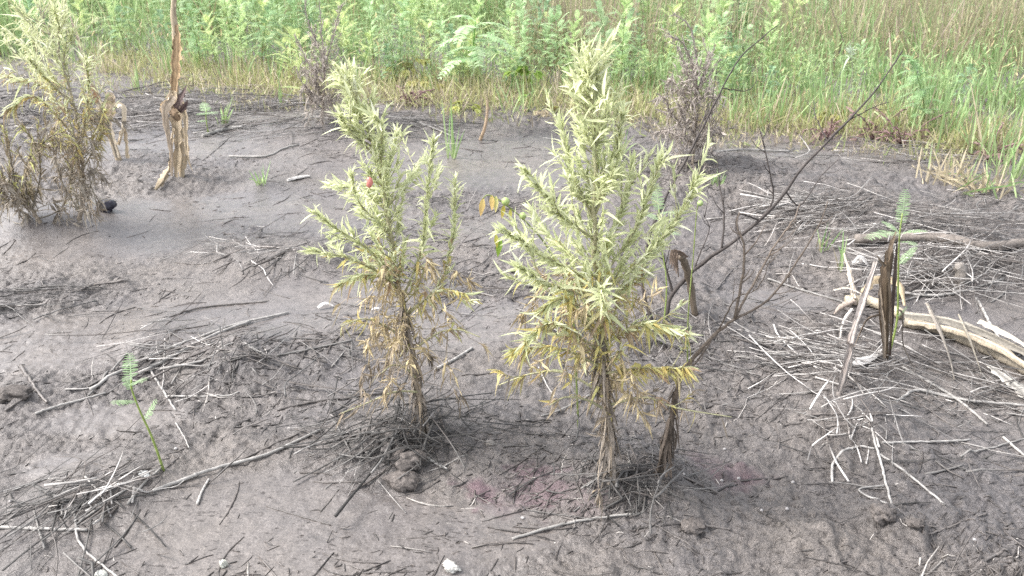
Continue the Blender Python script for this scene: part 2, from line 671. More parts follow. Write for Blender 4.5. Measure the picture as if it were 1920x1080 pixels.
def weed_colours(zg, zm, zd, yel=.35, rust=.2):
    """living pale green above zg, yellowing to tan between zg and zm, dead grey below zd"""
    def f(q, t, r):
        n = len(q)
        z = q[:, 2] + rng.normal(0, .035, n)
        r2 = rng.random(n)
        live = mixc(PALE2, PALE, r)
        live = np.where((r2 > .86)[:, None], mixc(WHITE, PALE, r), live)
        old = np.where((r2 < yel)[:, None], mixc(YELL, YGRN, r), mixc(TAN, YGRN, r * .7))
        old = np.where((r2 > 1 - rust)[:, None], mixc(RUST, TAN, r), old)
        dead = mixc(GREY, TAN, r * .9)
        a = np.clip((z - zm) / max(zg - zm, 1e-3), 0, 1)
        b = np.clip((z - zd) / max(zm - zd, 1e-3), 0, 1)
        pick = (rng.random(n) < a)[:, None]
        pickb = (rng.random(n) < b)[:, None]
        c = np.where(pick, live, np.where(pickb, old, dead))
        dr = np.where(pick[:, 0], rng.normal(.05, .15, n), np.where(pickb[:, 0], rng.normal(.55, .25, n), rng.normal(.85, .3, n)))
        sh = np.where(pick[:, 0], 1.0, np.where(pickb[:, 0], 1.05, .85))
        tip = np.where(pick, c * 1.12, c * .9)
        return c, tip, dr, sh
    return f


def weed(name, label, cat, base_px, stem_px, branches, colf, r0, L, nmain=170, side=60, dmain=0.0, group=None, mats=(M_BARK, M_LEAF),
         side_len=.09, side_n=15, stemc=STEM, Ytop=0.0, zside=(.3, 1.0), wr=.155, zlow=0, twigs=0, ztw=(.08, .42), twc=None):
    b = G(*base_px)
    Y0 = b[1]
    root = empty(name, b, label, cat, group)
    k = len(stem_px)
    pts = [b + [0, 0, -.02]] + [P(x, y, Y0 + Ytop * (q + 1) / k) for q, (x, y) in enumerate(stem_px)]
    sp = spline(pts, 40)
    sp[1:-1] += rng.normal(0, .0018, (38, 3))
    ms, ml = MB(), MB()
    rad = np.linspace(r0, r0 * .22, 40)
    cs = mixc(STEMD, stemc, np.clip(np.linspace(-.3, 1.6, 40), 0, 1))
    tube(ms, sp, rad, cs, 7, jitter=.08)
    shoot_leaves(ml, sp, nmain, L * 1.0, L * .75, colf, tmin=.04, droop=.3, wr=wr)
    # short side shoots
    ts = zside[0] + (zside[1] - zside[0]) * rng.random(side) ** .9 * .97
    q, tg = along(sp, ts)
    az = rng.uniform(0, 6.283, side)
    ra = radial(tg, az)
    for a in range(side):
        ln = side_len * (1.25 - .75 * ts[a]) * rng.uniform(.6, 1.25)
        d = nrmz(ra[a] * .85 + tg[a] * .55 + np.array([0, 0, .25]))
        pp = spline([q[a], q[a] + d * ln * .5, q[a] + d * ln * .85 + np.array([0, 0, ln * .25])], 7)
        tube(ms, pp, np.linspace(r0 * .22, r0 * .09, 7), stemc, 4)
        shoot_leaves(ml, pp, side_n, L * .95, L * .8, colf, ang0=60, ang1=14, tmin=.2, wr=wr)
    so = ms.build("stem", mats[0], root)
    ml.build("foliage", mats[1], so)
    if twigs:
        mt, md = MB(), MB()
        tq = rng.uniform(*ztw, twigs)
        q, tg = along(sp, tq)
        for a in range(twigs):
            az = rng.uniform(0, 6.28)
            o = np.array([math.cos(az), math.sin(az), 0])
            ln = rng.uniform(.05, .19)
            pp = spline([q[a], q[a] + o * ln * .5 + [0, 0, ln * rng.uniform(0, .35)], q[a] + o * ln + [0, 0, ln * rng.uniform(-.5, .2)]], 8)
            pp[1:] += rng.normal(0, .004, (7, 3))
            tube(mt, pp, np.linspace(r0 * .18, r0 * .07, 8), STEMD * 1.3, 4)
            low = tq[a] < .26
            c = (GREY * .6, TAN * .68) if low else (TAN * .75, np.array([.60, .50, .29]))
            if twc:
                c = twc
            shoot_leaves(md, pp, int(rng.integers(12, 26)), L * .85, L * .75,
                         lambda qq, t, r: (mixc(c[0], c[1], r), mixc(c[0], c[1], r) * .9, rng.normal(.45, .45, len(r)), rng.uniform(.6, 1.1, len(r))),
                         ang0=95, ang1=45, wr=.2, clump=4, curl=.1, twist=1.0, droop=.2)
        to = mt.build("dead_twigs", mats[0], root)
        md.build("dead_foliage", M_DEAD, to)
    for bp, dy, nl, nsub in branches:
        m1, m2 = MB(), MB()
        k = len(bp)
        pts = [P(x, y, Y0 + Ytop * .5 + dy * q / max(1, k - 1)) for q, (x, y) in enumerate(bp)]
        bs = spline(pts, 18)
        tube(m1, bs, np.linspace(r0 * .42, r0 * .14, 18), stemc, 5, jitter=.05)
        low = zlow and bs[-1][2] < zlow
        shoot_leaves(m2, bs, int(nl * (1.2 if low else 2.7)), L * (.8 if low else 1.0), L * (.75 if low else .85), colf, tmin=.12, ang0=95 if low else 56, ang1=50 if low else 14, wr=wr, clump=9 if low else 0)
        nsub = 1 if low else max(1, nsub // 2)
        t2 = rng.uniform(.2, .9, nsub)
        q2, tg2 = along(bs, t2)
        ra2 = radial(tg2, rng.uniform(0, 6.28, nsub))
        for a in range(nsub):
            ln = side_len * .8 * rng.uniform(.5, 1.2)
            d = nrmz(ra2[a] * .7 + tg2[a] * .7 + np.array([0, 0, .35]))
            pp = spline([q2[a], q2[a] + d * ln * .5, q2[a] + d * ln + np.array([0, 0, ln * .2])], 6)
            tube(m1, pp, np.linspace(r0 * .16, r0 * .08, 6), stemc, 4)
            shoot_leaves(m2, pp, 11, L * .9, L * .8, colf, ang0=65, ang1=18, tmin=.25, wr=wr)
        bo = m1.build("side_branch", mats[0], root)
        m2.build("foliage", mats[1], bo)
    return root, sp


# ------------------------------------------------------------------ the two pale weeds in front
brA = [
    ([(742, 520), (690, 468), (640, 435), (592, 400)], -.10, 46, 5),
    ([(745, 530), (690, 500), (640, 480), (582, 470)], -.14, 26, 2),
    ([(738, 480), (728, 400), (728, 330), (742, 256)], .07, 60, 6),
    ([(755, 560), (790, 470), (800, 370), (812, 268)], -.08, 70, 6),
    ([(765, 590), (825, 530), (848, 440), (853, 345)], .05, 60, 3),
    ([(722, 390), (690, 370), (655, 350), (625, 345)], .10, 34, 3),
    ([(722, 390), (760, 350), (775, 320), (790, 300)], .14, 34, 3),
    ([(700, 290), (672, 260), (650, 240), (640, 215)], -.05, 28, 3),
    ([(712, 330), (716, 270), (715, 240), (706, 222)], -.09, 34, 3),
    ([(735, 440), (690, 400), (668, 370), (660, 330)], -.12, 34, 3),
    ([(745, 540), (720, 520), (680, 515), (640, 530)], -.15, 24, 2),
    ([(757, 590), (800, 560), (830, 545), (870, 550)], -.10, 24, 2),
    ([(765, 640), (720, 610), (680, 598), (640, 612)], -.12, 20, 2),
    ([(770, 660), (820, 625), (860, 618), (900, 632)], -.08, 18, 2),
    ([(785, 735), (740, 735), (690, 755), (640, 775)], -.14, 22, 2),
    ([(782, 710), (760, 690), (735, 685), (715, 700)], -.10, 20, 3),
]
cfA = weed_colours(.53, .40, .27, .42, .2)
wa, spA = weed("pale_weed", "shorter pale green downy weed with a pink bud and brown dead lower leaves", "weed", (795, 812),
               [(780, 705), (766, 620), (746, 525), (730, 430), (715, 340), (690, 245), (668, 185), (645, 142)],
               brA, cfA, .0070, .040, 320, 74, zside=(.36, 1.0), side_len=.085, zlow=.42, side_n=16, wr=.17, twigs=38, ztw=(.18, .56))
# pink bud
bp = P(692, 342, G(795, 812)[1] - .10)
mbud = MB()
tube(mbud, bp + np.array([[0, 0, .011], [.001, 0, .007], [.001, 0, 0], [0, 0, -.007], [0, 0, -.011]]), [.002, .005, .0065, .0056, .002],
     (.60, .22, .19), 9, jitter=.08)
bud = mbud.build("flower_bud", M_FRUIT, wa)
mst = MB()
tube(mst, spline([bp + [0, 0, .01], bp + [-.004, .01, .028], bp + [.012, .06, .05]], 7), .0014, PALE2, 4)
mst.build("bud_stalk", M_LEAF, bud)

brB = [
    ([(1116, 450), (1060, 410), (1020, 362), (988, 322)], -.08, 54, 6),
    ([(1112, 530), (1040, 490), (985, 455), (946, 432)], -.12, 54, 5),
    ([(1118, 480), (1155, 420), (1176, 360), (1186, 305)], .06, 50, 4),
    ([(1120, 530), (1185, 440), (1215, 365), (1238, 300)], -.06, 60, 6),
    ([(1122, 560), (1220, 470), (1276, 400), (1303, 338)], -.10, 64, 6),
    ([(1124, 590), (1190, 520), (1220, 470), (1240, 420)], .08, 46, 5),
    ([(1116, 420), (1075, 330), (1062, 280), (1052, 235)], .05, 48, 4),
    ([(1117, 400), (1150, 320), (1160, 270), (1166, 222)], -.05, 48, 4),
    ([(1113, 560), (1050, 540), (1005, 520), (975, 500)], -.14, 44, 5),
    ([(1113, 520), (1060, 470), (1030, 440), (1000, 400)], .10, 44, 5),
    ([(1125, 620), (1135, 590), (1130, 570), (1128, 540)], -.14, 44, 2),
    ([(1126, 660), (1070, 620), (1030, 605), (985, 640)], -.16, 44, 4),
    ([(1126, 650), (1080, 580), (1050, 560), (1010, 585)], -.06, 34, 3),
    ([(1128, 650), (1190, 610), (1230, 610), (1280, 622)], -.10, 46, 4),
    ([(1130, 690), (1070, 660), (1020, 650), (965, 655)], -.08, 30, 3),
    ([(1132, 700), (1200, 690), (1250, 690), (1290, 690)], -.12, 40, 3),
    ([(1134, 740), (1060, 700), (1000, 700), (935, 722)], -.02, 26, 3),
    ([(1138, 760), (1210, 745), (1270, 765), (1372, 782)], -.10, 30, 2),
    ([(1138, 770), (1100, 750), (1060, 745), (1030, 760)], -.08, 16, 2),
]
cfB = weed_colours(.56, .36, .24, .55, .12)
wb, spB = weed("pale_weed", "tallest pale green downy weed with yellow inner leaves beside a dark dead stalk", "weed", (1150, 905),
               [(1142, 800), (1132, 700), (1126, 600), (1119, 500), (1115, 400), (1116, 300), (1111, 205), (1109, 145), (1107, 98)],
               brB, cfB, .0076, .043, 410, 94, zside=(.30, 1.0), side_len=.09, zlow=.40, side_n=16, wr=.17, twigs=32, ztw=(.16, .5))


def shaggy(root, pts, r, n, col, name="loose_bark"):
    """dry strips hanging from the foot of a stalk"""
    mb = MB()
    sp = spline(pts, 20)
    for _ in range(n):
        t = rng.uniform(.05, .95)
        q, tg = along(sp, np.array([t]))
        q = q[0]
        a = rng.uniform(0, 6.28)
        o = np.array([math.cos(a), math.sin(a), 0])
        ln = rng.uniform(.03, .09)
        p = [q + o * r * .8, q + o * r * 1.6 - [0, 0, ln * .4], q + o * (r * 1.8 + rng.uniform(0, .012)) - [0, 0, ln]]
        ribbon(mb, p, [.006, .007, .002], col * rng.uniform(.6, 1.3), hint=o, twist=rng.normal(0, 1), across=3, n=6)
    return mb.build(name, M_DEAD, root)


shaggy(wa, spA[:14], .008, 70, GREY)
shaggy(wb, spB[:14], .009, 90, GREY)

# ------------------------------------------------------------------ dead stalk with bare branches, and the other leafless shrubs
TWIG = np.array([.056, .047, .043])


def twiggy(name, label, cat, trunk, trunk_r, branches, col=TWIG, twigs=14, group=None, mat=M_BARK, dy=0.0, shag=0):
    b = G(*trunk[0])
    root = empty(name, b, label, cat, group)
    m = MB()
    k = len(trunk)
    pts = [b - [0, 0, .02]] + [P(x, y, b[1] + dy * q / (k - 1)) for q, (x, y) in enumerate(trunk)][1:]
    sp = spline(pts, 36)
    sp[2:-1] += rng.normal(0, .0009, (33, 3))
    tube(m, sp, np.linspace(px2m(trunk_r[0], b[1]), px2m(trunk_r[1], b[1]), 36), col * rng.uniform(.9, 1.1), 7, jitter=.1)
    to = m.build("trunk", mat, root)
    if shag:
        shaggy(root, sp[:20], px2m(trunk_r[0], b[1]), shag, col * 1.3)
    for bp, d, r in branches:
        mm = MB()
        kk = len(bp)
        # start on the trunk: the nearest trunk point in the picture
        tp = P(bp[0][0], bp[0][1], b[1])
        i0 = np.argmin(np.linalg.norm((sp - tp)[:, [0, 2]], axis=1))
        Ys = sp[i0][1]
        pts = [sp[i0]] + [P(x, y, Ys + d * (q + 1) / (kk - 1)) for q, (x, y) in enumerate(bp[1:])]
        bs = spline(pts, 22)
        bs[1:-1] += rng.normal(0, .0006, (20, 3))
        rr = px2m(r * 1.0, b[1])
        tube(mm, bs, np.linspace(rr, rr * .4, 22), col * rng.uniform(.8, 1.2), 5, jitter=.06)
        for _ in range(int(twigs)):
            t = rng.uniform(.25, .98)
            q, tg = along(bs, np.array([t]))
            ra = radial(tg, rng.uniform(0, 6.28, 1))
            dd = nrmz(tg[0] * .9 + ra[0] * .8)
            ln = rng.uniform(.01, .07)
            pp = spline([q[0], q[0] + dd * ln * .6, q[0] + dd * ln + [0, 0, ln * .25]], 5)
            tube(mm, pp, np.linspace(rr * .45, rr * .2, 5), col * rng.uniform(.8, 1.2), 4)
        mm.build("branch", mat, root)
    return root, sp


DARKB = np.array([.14, .112, .09])
twiggy("dead_stalk", "dark shaggy dead stalk right of the tallest weed, forking into bare upright twigs", "dead plant",
       [(1236, 888), (1250, 830), (1264, 765), (1276, 705), (1290, 683), (1340, 627), (1378, 597)], (8.5, 2.6),
       [([(1378, 597), (1392, 520), (1396, 462), (1382, 425), (1386, 398)], .05, 3.2),
        ([(1376, 599), (1412, 535), (1452, 462), (1488, 412), (1500, 382)], .12, 3.0),
        ([(1374, 600), (1442, 560), (1494, 490), (1532, 430), (1552, 378)], .04, 2.6),
        ([(1340, 627), (1320, 660), (1290, 700), (1262, 722)], -.05, 2.2),
        ([(1345, 622), (1380, 560), (1420, 540), (1452, 470)], -.08, 1.6)], col=DARKB * .85, twigs=5, shag=46)
twiggy("leafless_shrub", "long leafless dark branch leaning right from a brown stump far over the mud", "dead plant",
       [(1246, 606), (1258, 556), (1300, 507), (1362, 462), (1424, 412), (1468, 366), (1502, 318), (1560, 257), (1602, 214), (1642, 168), (1692, 95)], (4.8, 1.2),
       [([(1362, 462), (1358, 400), (1350, 350), (1344, 290)], .12, 2.2),
        ([(1424, 412), (1450, 372), (1438, 300), (1426, 245)], .08, 2.2),
        ([(1420, 415), (1386, 402), (1380, 430), (1395, 470)], -.08, 2.0),
        ([(1468, 366), (1500, 385), (1540, 330), (1570, 300)], .1, 1.7),
        ([(1560, 257), (1530, 220), (1526, 190)], .1, 1.5),
        ([(1260, 552), (1248, 500), (1240, 470)], .05, 3.0),
        ([(1300, 507), (1315, 470), (1330, 430), (1318, 400)], .05, 1.6),
        ([(1602, 214), (1640, 200), (1670, 190)], .05, 1.2)], twigs=6, dy=.25)
twiggy("leafless_shrub", "thin leafless stem passing behind the tallest weed and up into the grass", "dead plant",
       [(1226, 607), (1204, 528), (1222, 432), (1258, 352), (1298, 278), (1346, 182), (1390, 106), (1458, 48)], (3.6, .9),
       [([(1298, 278), (1320, 220), (1334, 190), (1345, 120)], .1, 1.4),
        ([(1258, 352), (1250, 300), (1256, 240)], .1, 1.3),
        ([(1346, 182), (1400, 170), (1420, 150)], .1, 1.2)], twigs=5, dy=.3)

# broken brown stalk leaning in the mud
b = G(1304, 590)
br = empty("broken_stalk", b, "short broken brown stalk bent over at the top behind the tallest weed", "dead plant")
m = MB()
tube(m, spline([b - [0, 0, .02], P(1296, 540, b[1]), P(1286, 500, b[1] - .02), P(1276, 478, b[1] - .04)], 14), np.linspace(.010, .012, 14), (.15, .12, .09), 6, .15)
m.build("stalk", M_MAIZE, br)
m = MB()
for q in range(5):
    ribbon(m, [P(1282 + q * 2, 482, b[1] - .04), P(1262 + q * 2, 470 + q, b[1] - .06), P(1256 + q * 4, 496 + 6 * q, b[1] - .06)], [.006, .011, .003],
           np.array([.24, .18, .14]) * rng.uniform(.8, 1.2), twist=rng.normal(0, .6), n=10)
m.build("bent_sheath", M_DEAD, br)

# ------------------------------------------------------------------ right: dark sheath, seedling, fallen maize
def ribs(root, name, lst, Y, hint=(0, -1, 0), mat=M_MAIZE):
    out = []
    for pts, wid, col, tw in lst:
        m = MB()
        pp = [P(p[0], p[1], Y + (p[2] if len(p) > 2 else 0)) for p in pts]
        ribbon(m, pp, [px2m(x, Y) * .7 for x in wid], np.asarray(col), hint, tw, n=22, across=7, streak=.32, ragged=.24)
        out.append(m.build(name, mat, root))
    return out


b = G(1664, 674)
ds = empty("maize_stub", b, "upright dark brown split maize sheath beside the feathery seedling at right", "maize stalk")
m = MB()
tube(m, spline([b - [0, 0, .02], P(1661, 600, b[1]), P(1662, 540, b[1]), P(1669, 490, b[1]), P(1672, 470, b[1])], 18), np.interp(np.linspace(0, 1, 18), [0, .3, .7, 1], [.005, .009, .008, .005]),
     (.10, .075, .05), 9, .1)
m.build("stalk", M_MAIZE, ds)
ribs(ds, "leaf_sheath", [
    ([(1660, 668, -.02), (1652, 590, -.03), (1655, 520, -.03), (1668, 470, -.02), (1680, 434, 0)], [7, 14, 17, 13, 2], (.17, .125, .085), .7),
    ([(1668, 668, -.02), (1672, 600, -.025), (1676, 530, -.02), (1680, 480, 0), (1682, 440, .01)], [6, 12, 12, 8, 2], (.07, .05, .04), -.4),
    ([(1658, 672, -.03), (1657, 620, -.035), (1652, 570, -.035), (1650, 530, -.03)], [6, 9, 8, 2], (.22, .18, .14), .9),
    ([(1670, 640, -.03), (1668, 560, -.035), (1664, 500, -.03), (1660, 462, -.02)], [5, 8, 8, 2], (.20, .155, .11), -.8),
    ([(1660, 500, -.03), (1652, 490, -.04), (1644, 478, -.04)], [8, 8, 2], (.16, .13, .1), .8)], b[1])
ribs(ds, "curled_leaf", [([(1684, 580, -.02), (1692, 590, -.03), (1692, 640, -.05), (1704, 672, -.08), (1716, 694, -.1)], [5, 5, 5, 6, 3], (.09, .075, .06), 1.2),
                         ([(1650, 590, -.03), (1625, 600, -.05), (1606, 640, -.06), (1598, 655, -.06)], [6, 9, 6, 3], (.13, .10, .075), 1.4)], b[1], mat=M_DEAD)

b = G(1572, 742)
gs = empty("maize_stub", b, "greyish mud-splashed maize stalk leaning left of the dark upright sheath", "maize stalk")
m = MB()
Yb = b[1]
tube(m, spline([b - [0, 0, .015], P(1586, 690, Yb + .03), P(1600, 625, Yb + .1), P(1620, 562, Yb + .15), P(1642, 492, Yb + .22)], 20),
     np.interp(np.linspace(0, 1, 20), [0, .5, 1], [.007, .008, .006]), (.27, .24, .22), 7, .18)
m.build("stalk", M_MAIZE, gs)
ribs(gs, "leaf_sheath", [([(1572, 735, -.02), (1586, 680, 0), (1600, 620, .06), (1622, 550, .12), (1644, 490, .18)], [9, 17, 11, 15, 4], (.33, .29, .265), .8),
                         ([(1580, 700, -.02), (1596, 650, .0), (1590, 640, -.02), (1604, 600, 0)], [10, 12, 8, 3], (.33, .28, .25), 1.0)], Yb)

# seedling
FG = np.array([.27, .40, .20])
FG2 = np.array([.40, .52, .31])


def seedling(name, label, base, stem, fr, r=.003, group=None, ll=None, c0=FG, c1=FG2, pairs=13):
    b = G(*base)
    root = empty(name, b, label, "seedling", group)
    m = MB()
    sp = spline([b - [0, 0, .01]] + [P(x, y, b[1]) for x, y in stem], 16)
    tube(m, sp, np.linspace(r, r * .5, 16), np.array([.34, .42, .14]), 6)
    m.build("stem", M_FERN, root)
    for (p0, p1, dy, dr) in fr:
        a = P(*p0, b[1])
        i0 = np.argmin(np.linalg.norm(sp - a, axis=1))
        a = sp[i0]
        e = P(*p1, b[1] + dy)
        L = np.linalg.norm(e - a)
        d = (e - a) / L
        d = d + np.array([0, 0, dr])
        m = MB()
        frond(m, a[None], d[None], [L], pairs, (ll or .27) * L, dr, c0, c1, .19, flat=True, upright=.25)
        m.build("frond", M_FERN, root)
    return root


seedling("feathery_seedling", "bright green feathery seedling climbing beside the dark maize sheath", (1668, 660), [(1682, 600), (1684, 530), (1686, 450), (1692, 400)],
         [((1688, 430), (1698, 356), .02, .0), ((1686, 446), (1624, 446), -.06, .25), ((1686, 436), (1652, 412), .05, .2), ((1688, 432), (1744, 432), -.04, .25),
          ((1686, 450), (1722, 458), -.08, .3), ((1685, 500), (1718, 462), .03, 0.05), ((1683, 590), (1700, 575), -.02, 0)], .0034, ll=.2, pairs=17)
seedling("feathery_seedling", "spindly feathery seedling on a bare yellow-green stem in the left foreground mud", (308, 882), [(285, 820), (262, 770), (247, 730), (246, 712)],
         [((246, 714), (243, 664), .03, 0), ((247, 722), (272, 712), -.03, .25), ((248, 730), (232, 704), .02, .1), ((253, 752), (207, 756), -.05, .2), ((270, 790), (293, 750), .02, 0)], .0028, ll=.32, pairs=11)


def groundbar(mb, pxs, rpx, col, lift=.3, n=None, sides=7, jitter=.1, taper=1.0, arch=0.0, wob=.002):
    """a stick lying along ground pixels"""
    a = np.array(pxs, float)
    g = G(a[:, 0], a[:, 1])
    n = n or max(8, len(a) * 5)
    sp = spline(g, n)
    r = px2m(rpx, g[:, 1].mean())
    z = terrain(sp[:, 0], sp[:, 1])
    k = max(3, n // 3)
    jitter = min(jitter, .06)
    zs = np.convolve(np.pad(z, k, mode='edge'), np.ones(2 * k + 1) / (2 * k + 1), mode='same')[k:-k]
    sp[:, 2] = np.maximum(zs, z - r * .8) + r * lift + arch * np.sin(np.linspace(0, np.pi, n))
    wob = min(wob, np.linalg.norm(g[-1] - g[0]) * .003)
    sp[1:-1] += rng.normal(0, wob, (n - 2, 3)) * [1, 1, .4]
    rad = np.linspace(r, r * taper, n)
    c = np.asarray(col, float) * rng.uniform(.85, 1.15, (n, 1))
    tube(mb, sp, rad, c, sides, jitter)
    return sp


STRAWC = np.array([.52, .48, .44])
MUDC = np.array([.105, .092, .084])


def thing_bar(name, label, cat, pxs, rpx, col, mat=M_STRAW, lift=.6, taper=.8, arch=0.0, group=None, nodes=0, jitter=.1):
    m = MB()
    sp = groundbar(m, pxs, rpx, col, lift, taper=taper, arch=arch, jitter=jitter, n=24)
    for _ in range(nodes):
        q, tg = along(sp, np.array([rng.uniform(.1, .9)]))
        r = px2m(rpx, q[0][1])
        tube(m, [q[0] - tg[0] * r, q[0], q[0] + tg[0] * r], [r * .8, r * 1.35, r * .8], np.asarray(col) * .9, 8)
    o = m.build(name, mat, org=sp[0])
    link_props(o, label, cat, group)
    return o, sp


# fallen maize trunk
g = G(1694, 612)
fm = empty("fallen_maize_stalk", g, "thick pale fallen maize stalk with torn sheaths lying at the right edge", "maize stalk")
m = MB()
spm = groundbar(m, [(1694, 612), (1760, 628), (1840, 660), (1930, 705), (2010, 752)], 10, np.array([.26, .225, .175]), lift=1.0, n=30, sides=12, jitter=.05, taper=1.15)
m.build("stalk", M_MAIZE, fm)


def laid(root, name, lst, Z=0.03, mat=M_MAIZE):
    for pts, wid, col, tw in lst:
        m = MB()
        pp = [G(p[0], p[1], p[2]) for p in pts]
        ribbon(m, pp, [px2m(x, pp[0][1]) for x in wid], np.asarray(col), (0, -.5, 1), tw, n=22, cup=-.5, across=7, ragged=.22, streak=.35)
        m.build(name, mat, root)


laid(fm, "leaf_sheath", [
    ([(1692, 606, .036), (1760, 622, .045), (1840, 648, .045), (1925, 688, .04), (1990, 722, .03)], [15, 20, 21, 20, 12], (.27, .245, .205), .35),
    ([(1700, 618, .03), (1770, 640, .045), (1850, 672, .05), (1960, 730, .03)], [12, 16, 18, 10], (.38, .32, .24), -.4),
    ([(1730, 606, .07), (1756, 645, .05), (1778, 690, .03), (1788, 716, .012)], [8, 11, 9, 12], (.25, .22, .185), 1.1),
    ([(1788, 628, .07), (1812, 665, .05), (1838, 708, .012)], [5, 7, 3], (.27, .24, .19), 1.0),
    ([(1826, 640, .07), (1880, 660, .06), (1925, 682, .05), (1980, 705, .04)], [16, 18, 14, 6], (.46, .41, .33), .9),
    ([(1850, 690, .012), (1880, 715, .02), (1925, 750, .015), (1960, 775, .01)], [8, 20, 22, 6], (.34, .32, .29), -.5)])
g = G(1690, 595)
fm2 = empty("broken_maize_end", g, "snapped maize end with pale shreds lying behind the dark upright sheath", "maize stalk")
m = MB()
groundbar(m, [(1584, 572), (1630, 576), (1690, 598)], 11, np.array([.42, .36, .27]), lift=.9, n=16, sides=10, jitter=.08, taper=.9)
m.build("stalk", M_MAIZE, fm2)
laid(fm2, "torn_sheath", [
    ([(1600, 575, .03), (1588, 545, .06), (1574, 522, .10)], [12, 8, 2], (.44, .38, .31), .6),
    ([(1612, 570, .04), (1640, 556, .07), (1680, 562, .06), (1694, 590, .03)], [8, 20, 20, 6], (.33, .26, .17), .5),
    ([(1600, 580, .03), (1576, 590, .03), (1562, 600, .02)], [14, 10, 3], (.42, .34, .28), .8),
    ([(1560, 558, .03), (1590, 566, .05), (1640, 590, .04)], [5, 8, 5], (.55, .48, .4), .8),
    ([(1596, 590, .03), (1580, 615, .02), (1574, 640, .01)], [6, 6, 4], (.55, .5, .45), .3)])

thing_bar("log", "brownish weathered log lying across the straw heap at right", "log", [(1600, 462), (1680, 456), (1760, 455), (1840, 466), (1935, 468)], 9, (.19, .165, .145), M_BARK, 1.2, 1.0, jitter=.12)
o, _ = thing_bar("wood_stub", "small split wood stub standing in the straw heap at right", "stick", [(1806, 528), (1806, 520)], 12, (.2, .18, .16), M_BARK)
o.data.vertices.foreach_get  # stub is rebuilt upright below
bpy.data.objects.remove(o)
m = MB()
b = G(1804, 530)
tube(m, spline([b - [0, 0, .03], P(1802, 512, b[1]), P(1798, 495, b[1])], 8), [.024, .025, .022, .022, .02, .02, .016, .012], (.2, .18, .16), 8, .18)
o = m.build("wood_stub", M_BARK, org=b)
link_props(o, "small split wood stub standing in the straw heap at right", "stick")

# ------------------------------------------------------------------ left: maize stalks and weeds
MZ = np.array([.42, .345, .245])
b = G(340, 332)
mz = empty("maize_stalk", b, "tall dry broken maize stalk standing in the mud at left, its top cut off", "maize stalk")
m = MB()
tube(m, spline([b - [0, 0, .03], P(340, 290, b[1]), P(336, 240, b[1]), P(331, 190, b[1]), P(328, 150, b[1]), P(331, 100, b[1]), P(329, 60, b[1]), P(325, 25, b[1]), P(328, -25, b[1])], 36),
     np.interp(np.linspace(0, 1, 36), [0, .3, .5, .75, 1], [.013, .014, .013, .015, .010]), MZ, 9, .07)
m.build("stalk", M_MAIZE, mz)
ribs(mz, "leaf_sheath", [
    ([(330, 332, -.02), (334, 270, -.03), (330, 215, -.03), (326, 165, -.02)], [9, 24, 30, 22], MZ * [1, 1, 1], .3),
    ([(326, 170, -.03), (330, 120, -.03), (332, 80, -.02), (331, 46, -.01)], [16, 24, 20, 5], MZ * [1.1, .95, .8], -.2),
    ([(326, 180, -.04), (311, 205, -.06), (313, 245, -.06), (321, 290, -.05), (322, 330, -.05)], [14, 18, 12, 10, 6], MZ * [1.1, 1.1, 1.2], 1.0),
    ([(340, 190, -.03), (348, 220, -.05), (350, 270, -.05), (354, 300, -.05), (362, 322, -.05)], [14, 16, 14, 10, 3], MZ * 1.15, -.9),
    ([(322, 170, -.03), (314, 190, -.05), (306, 200, -.05), (309, 232, -.05)], [8, 12, 14, 8], MZ * 1.1, .7),
    ([(345, 240, -.03), (350, 285, -.04), (346, 318, -.04)], [10, 12, 5], MZ * .9, .5),
    ([(318, 320, -.03), (322, 270, -.045), (326, 240, -.04)], [6, 9, 6], MZ * 1.25, .5),
    ([(326, 12, -.01), (328, -10, 0), (330, -30, 0)], [8, 6, 3], MZ, .3)], b[1])
ribs(mz, "dark_husk", [([(330, 205, -.05), (336, 190, -.07), (346, 172, -.07), (350, 158, -.06)], [14, 18, 12, 2], (.11, .08, .075), 1.0),
                       ([(336, 210, -.05), (345, 200, -.07), (352, 188, -.06)], [10, 14, 3], (.13, .09, .085), -.8),
                       ([(322, 205, -.06), (328, 215, -.07), (336, 226, -.06)], [16, 22, 12], (.24, .17, .11), .4)], b[1], mat=M_DEAD)
laid(mz, "fallen_leaf", [([(328, 322, .04), (312, 338, .03), (304, 348, .02), (292, 360, .01)], [6, 12, 12, 4], (.36, .29, .20), .9)])

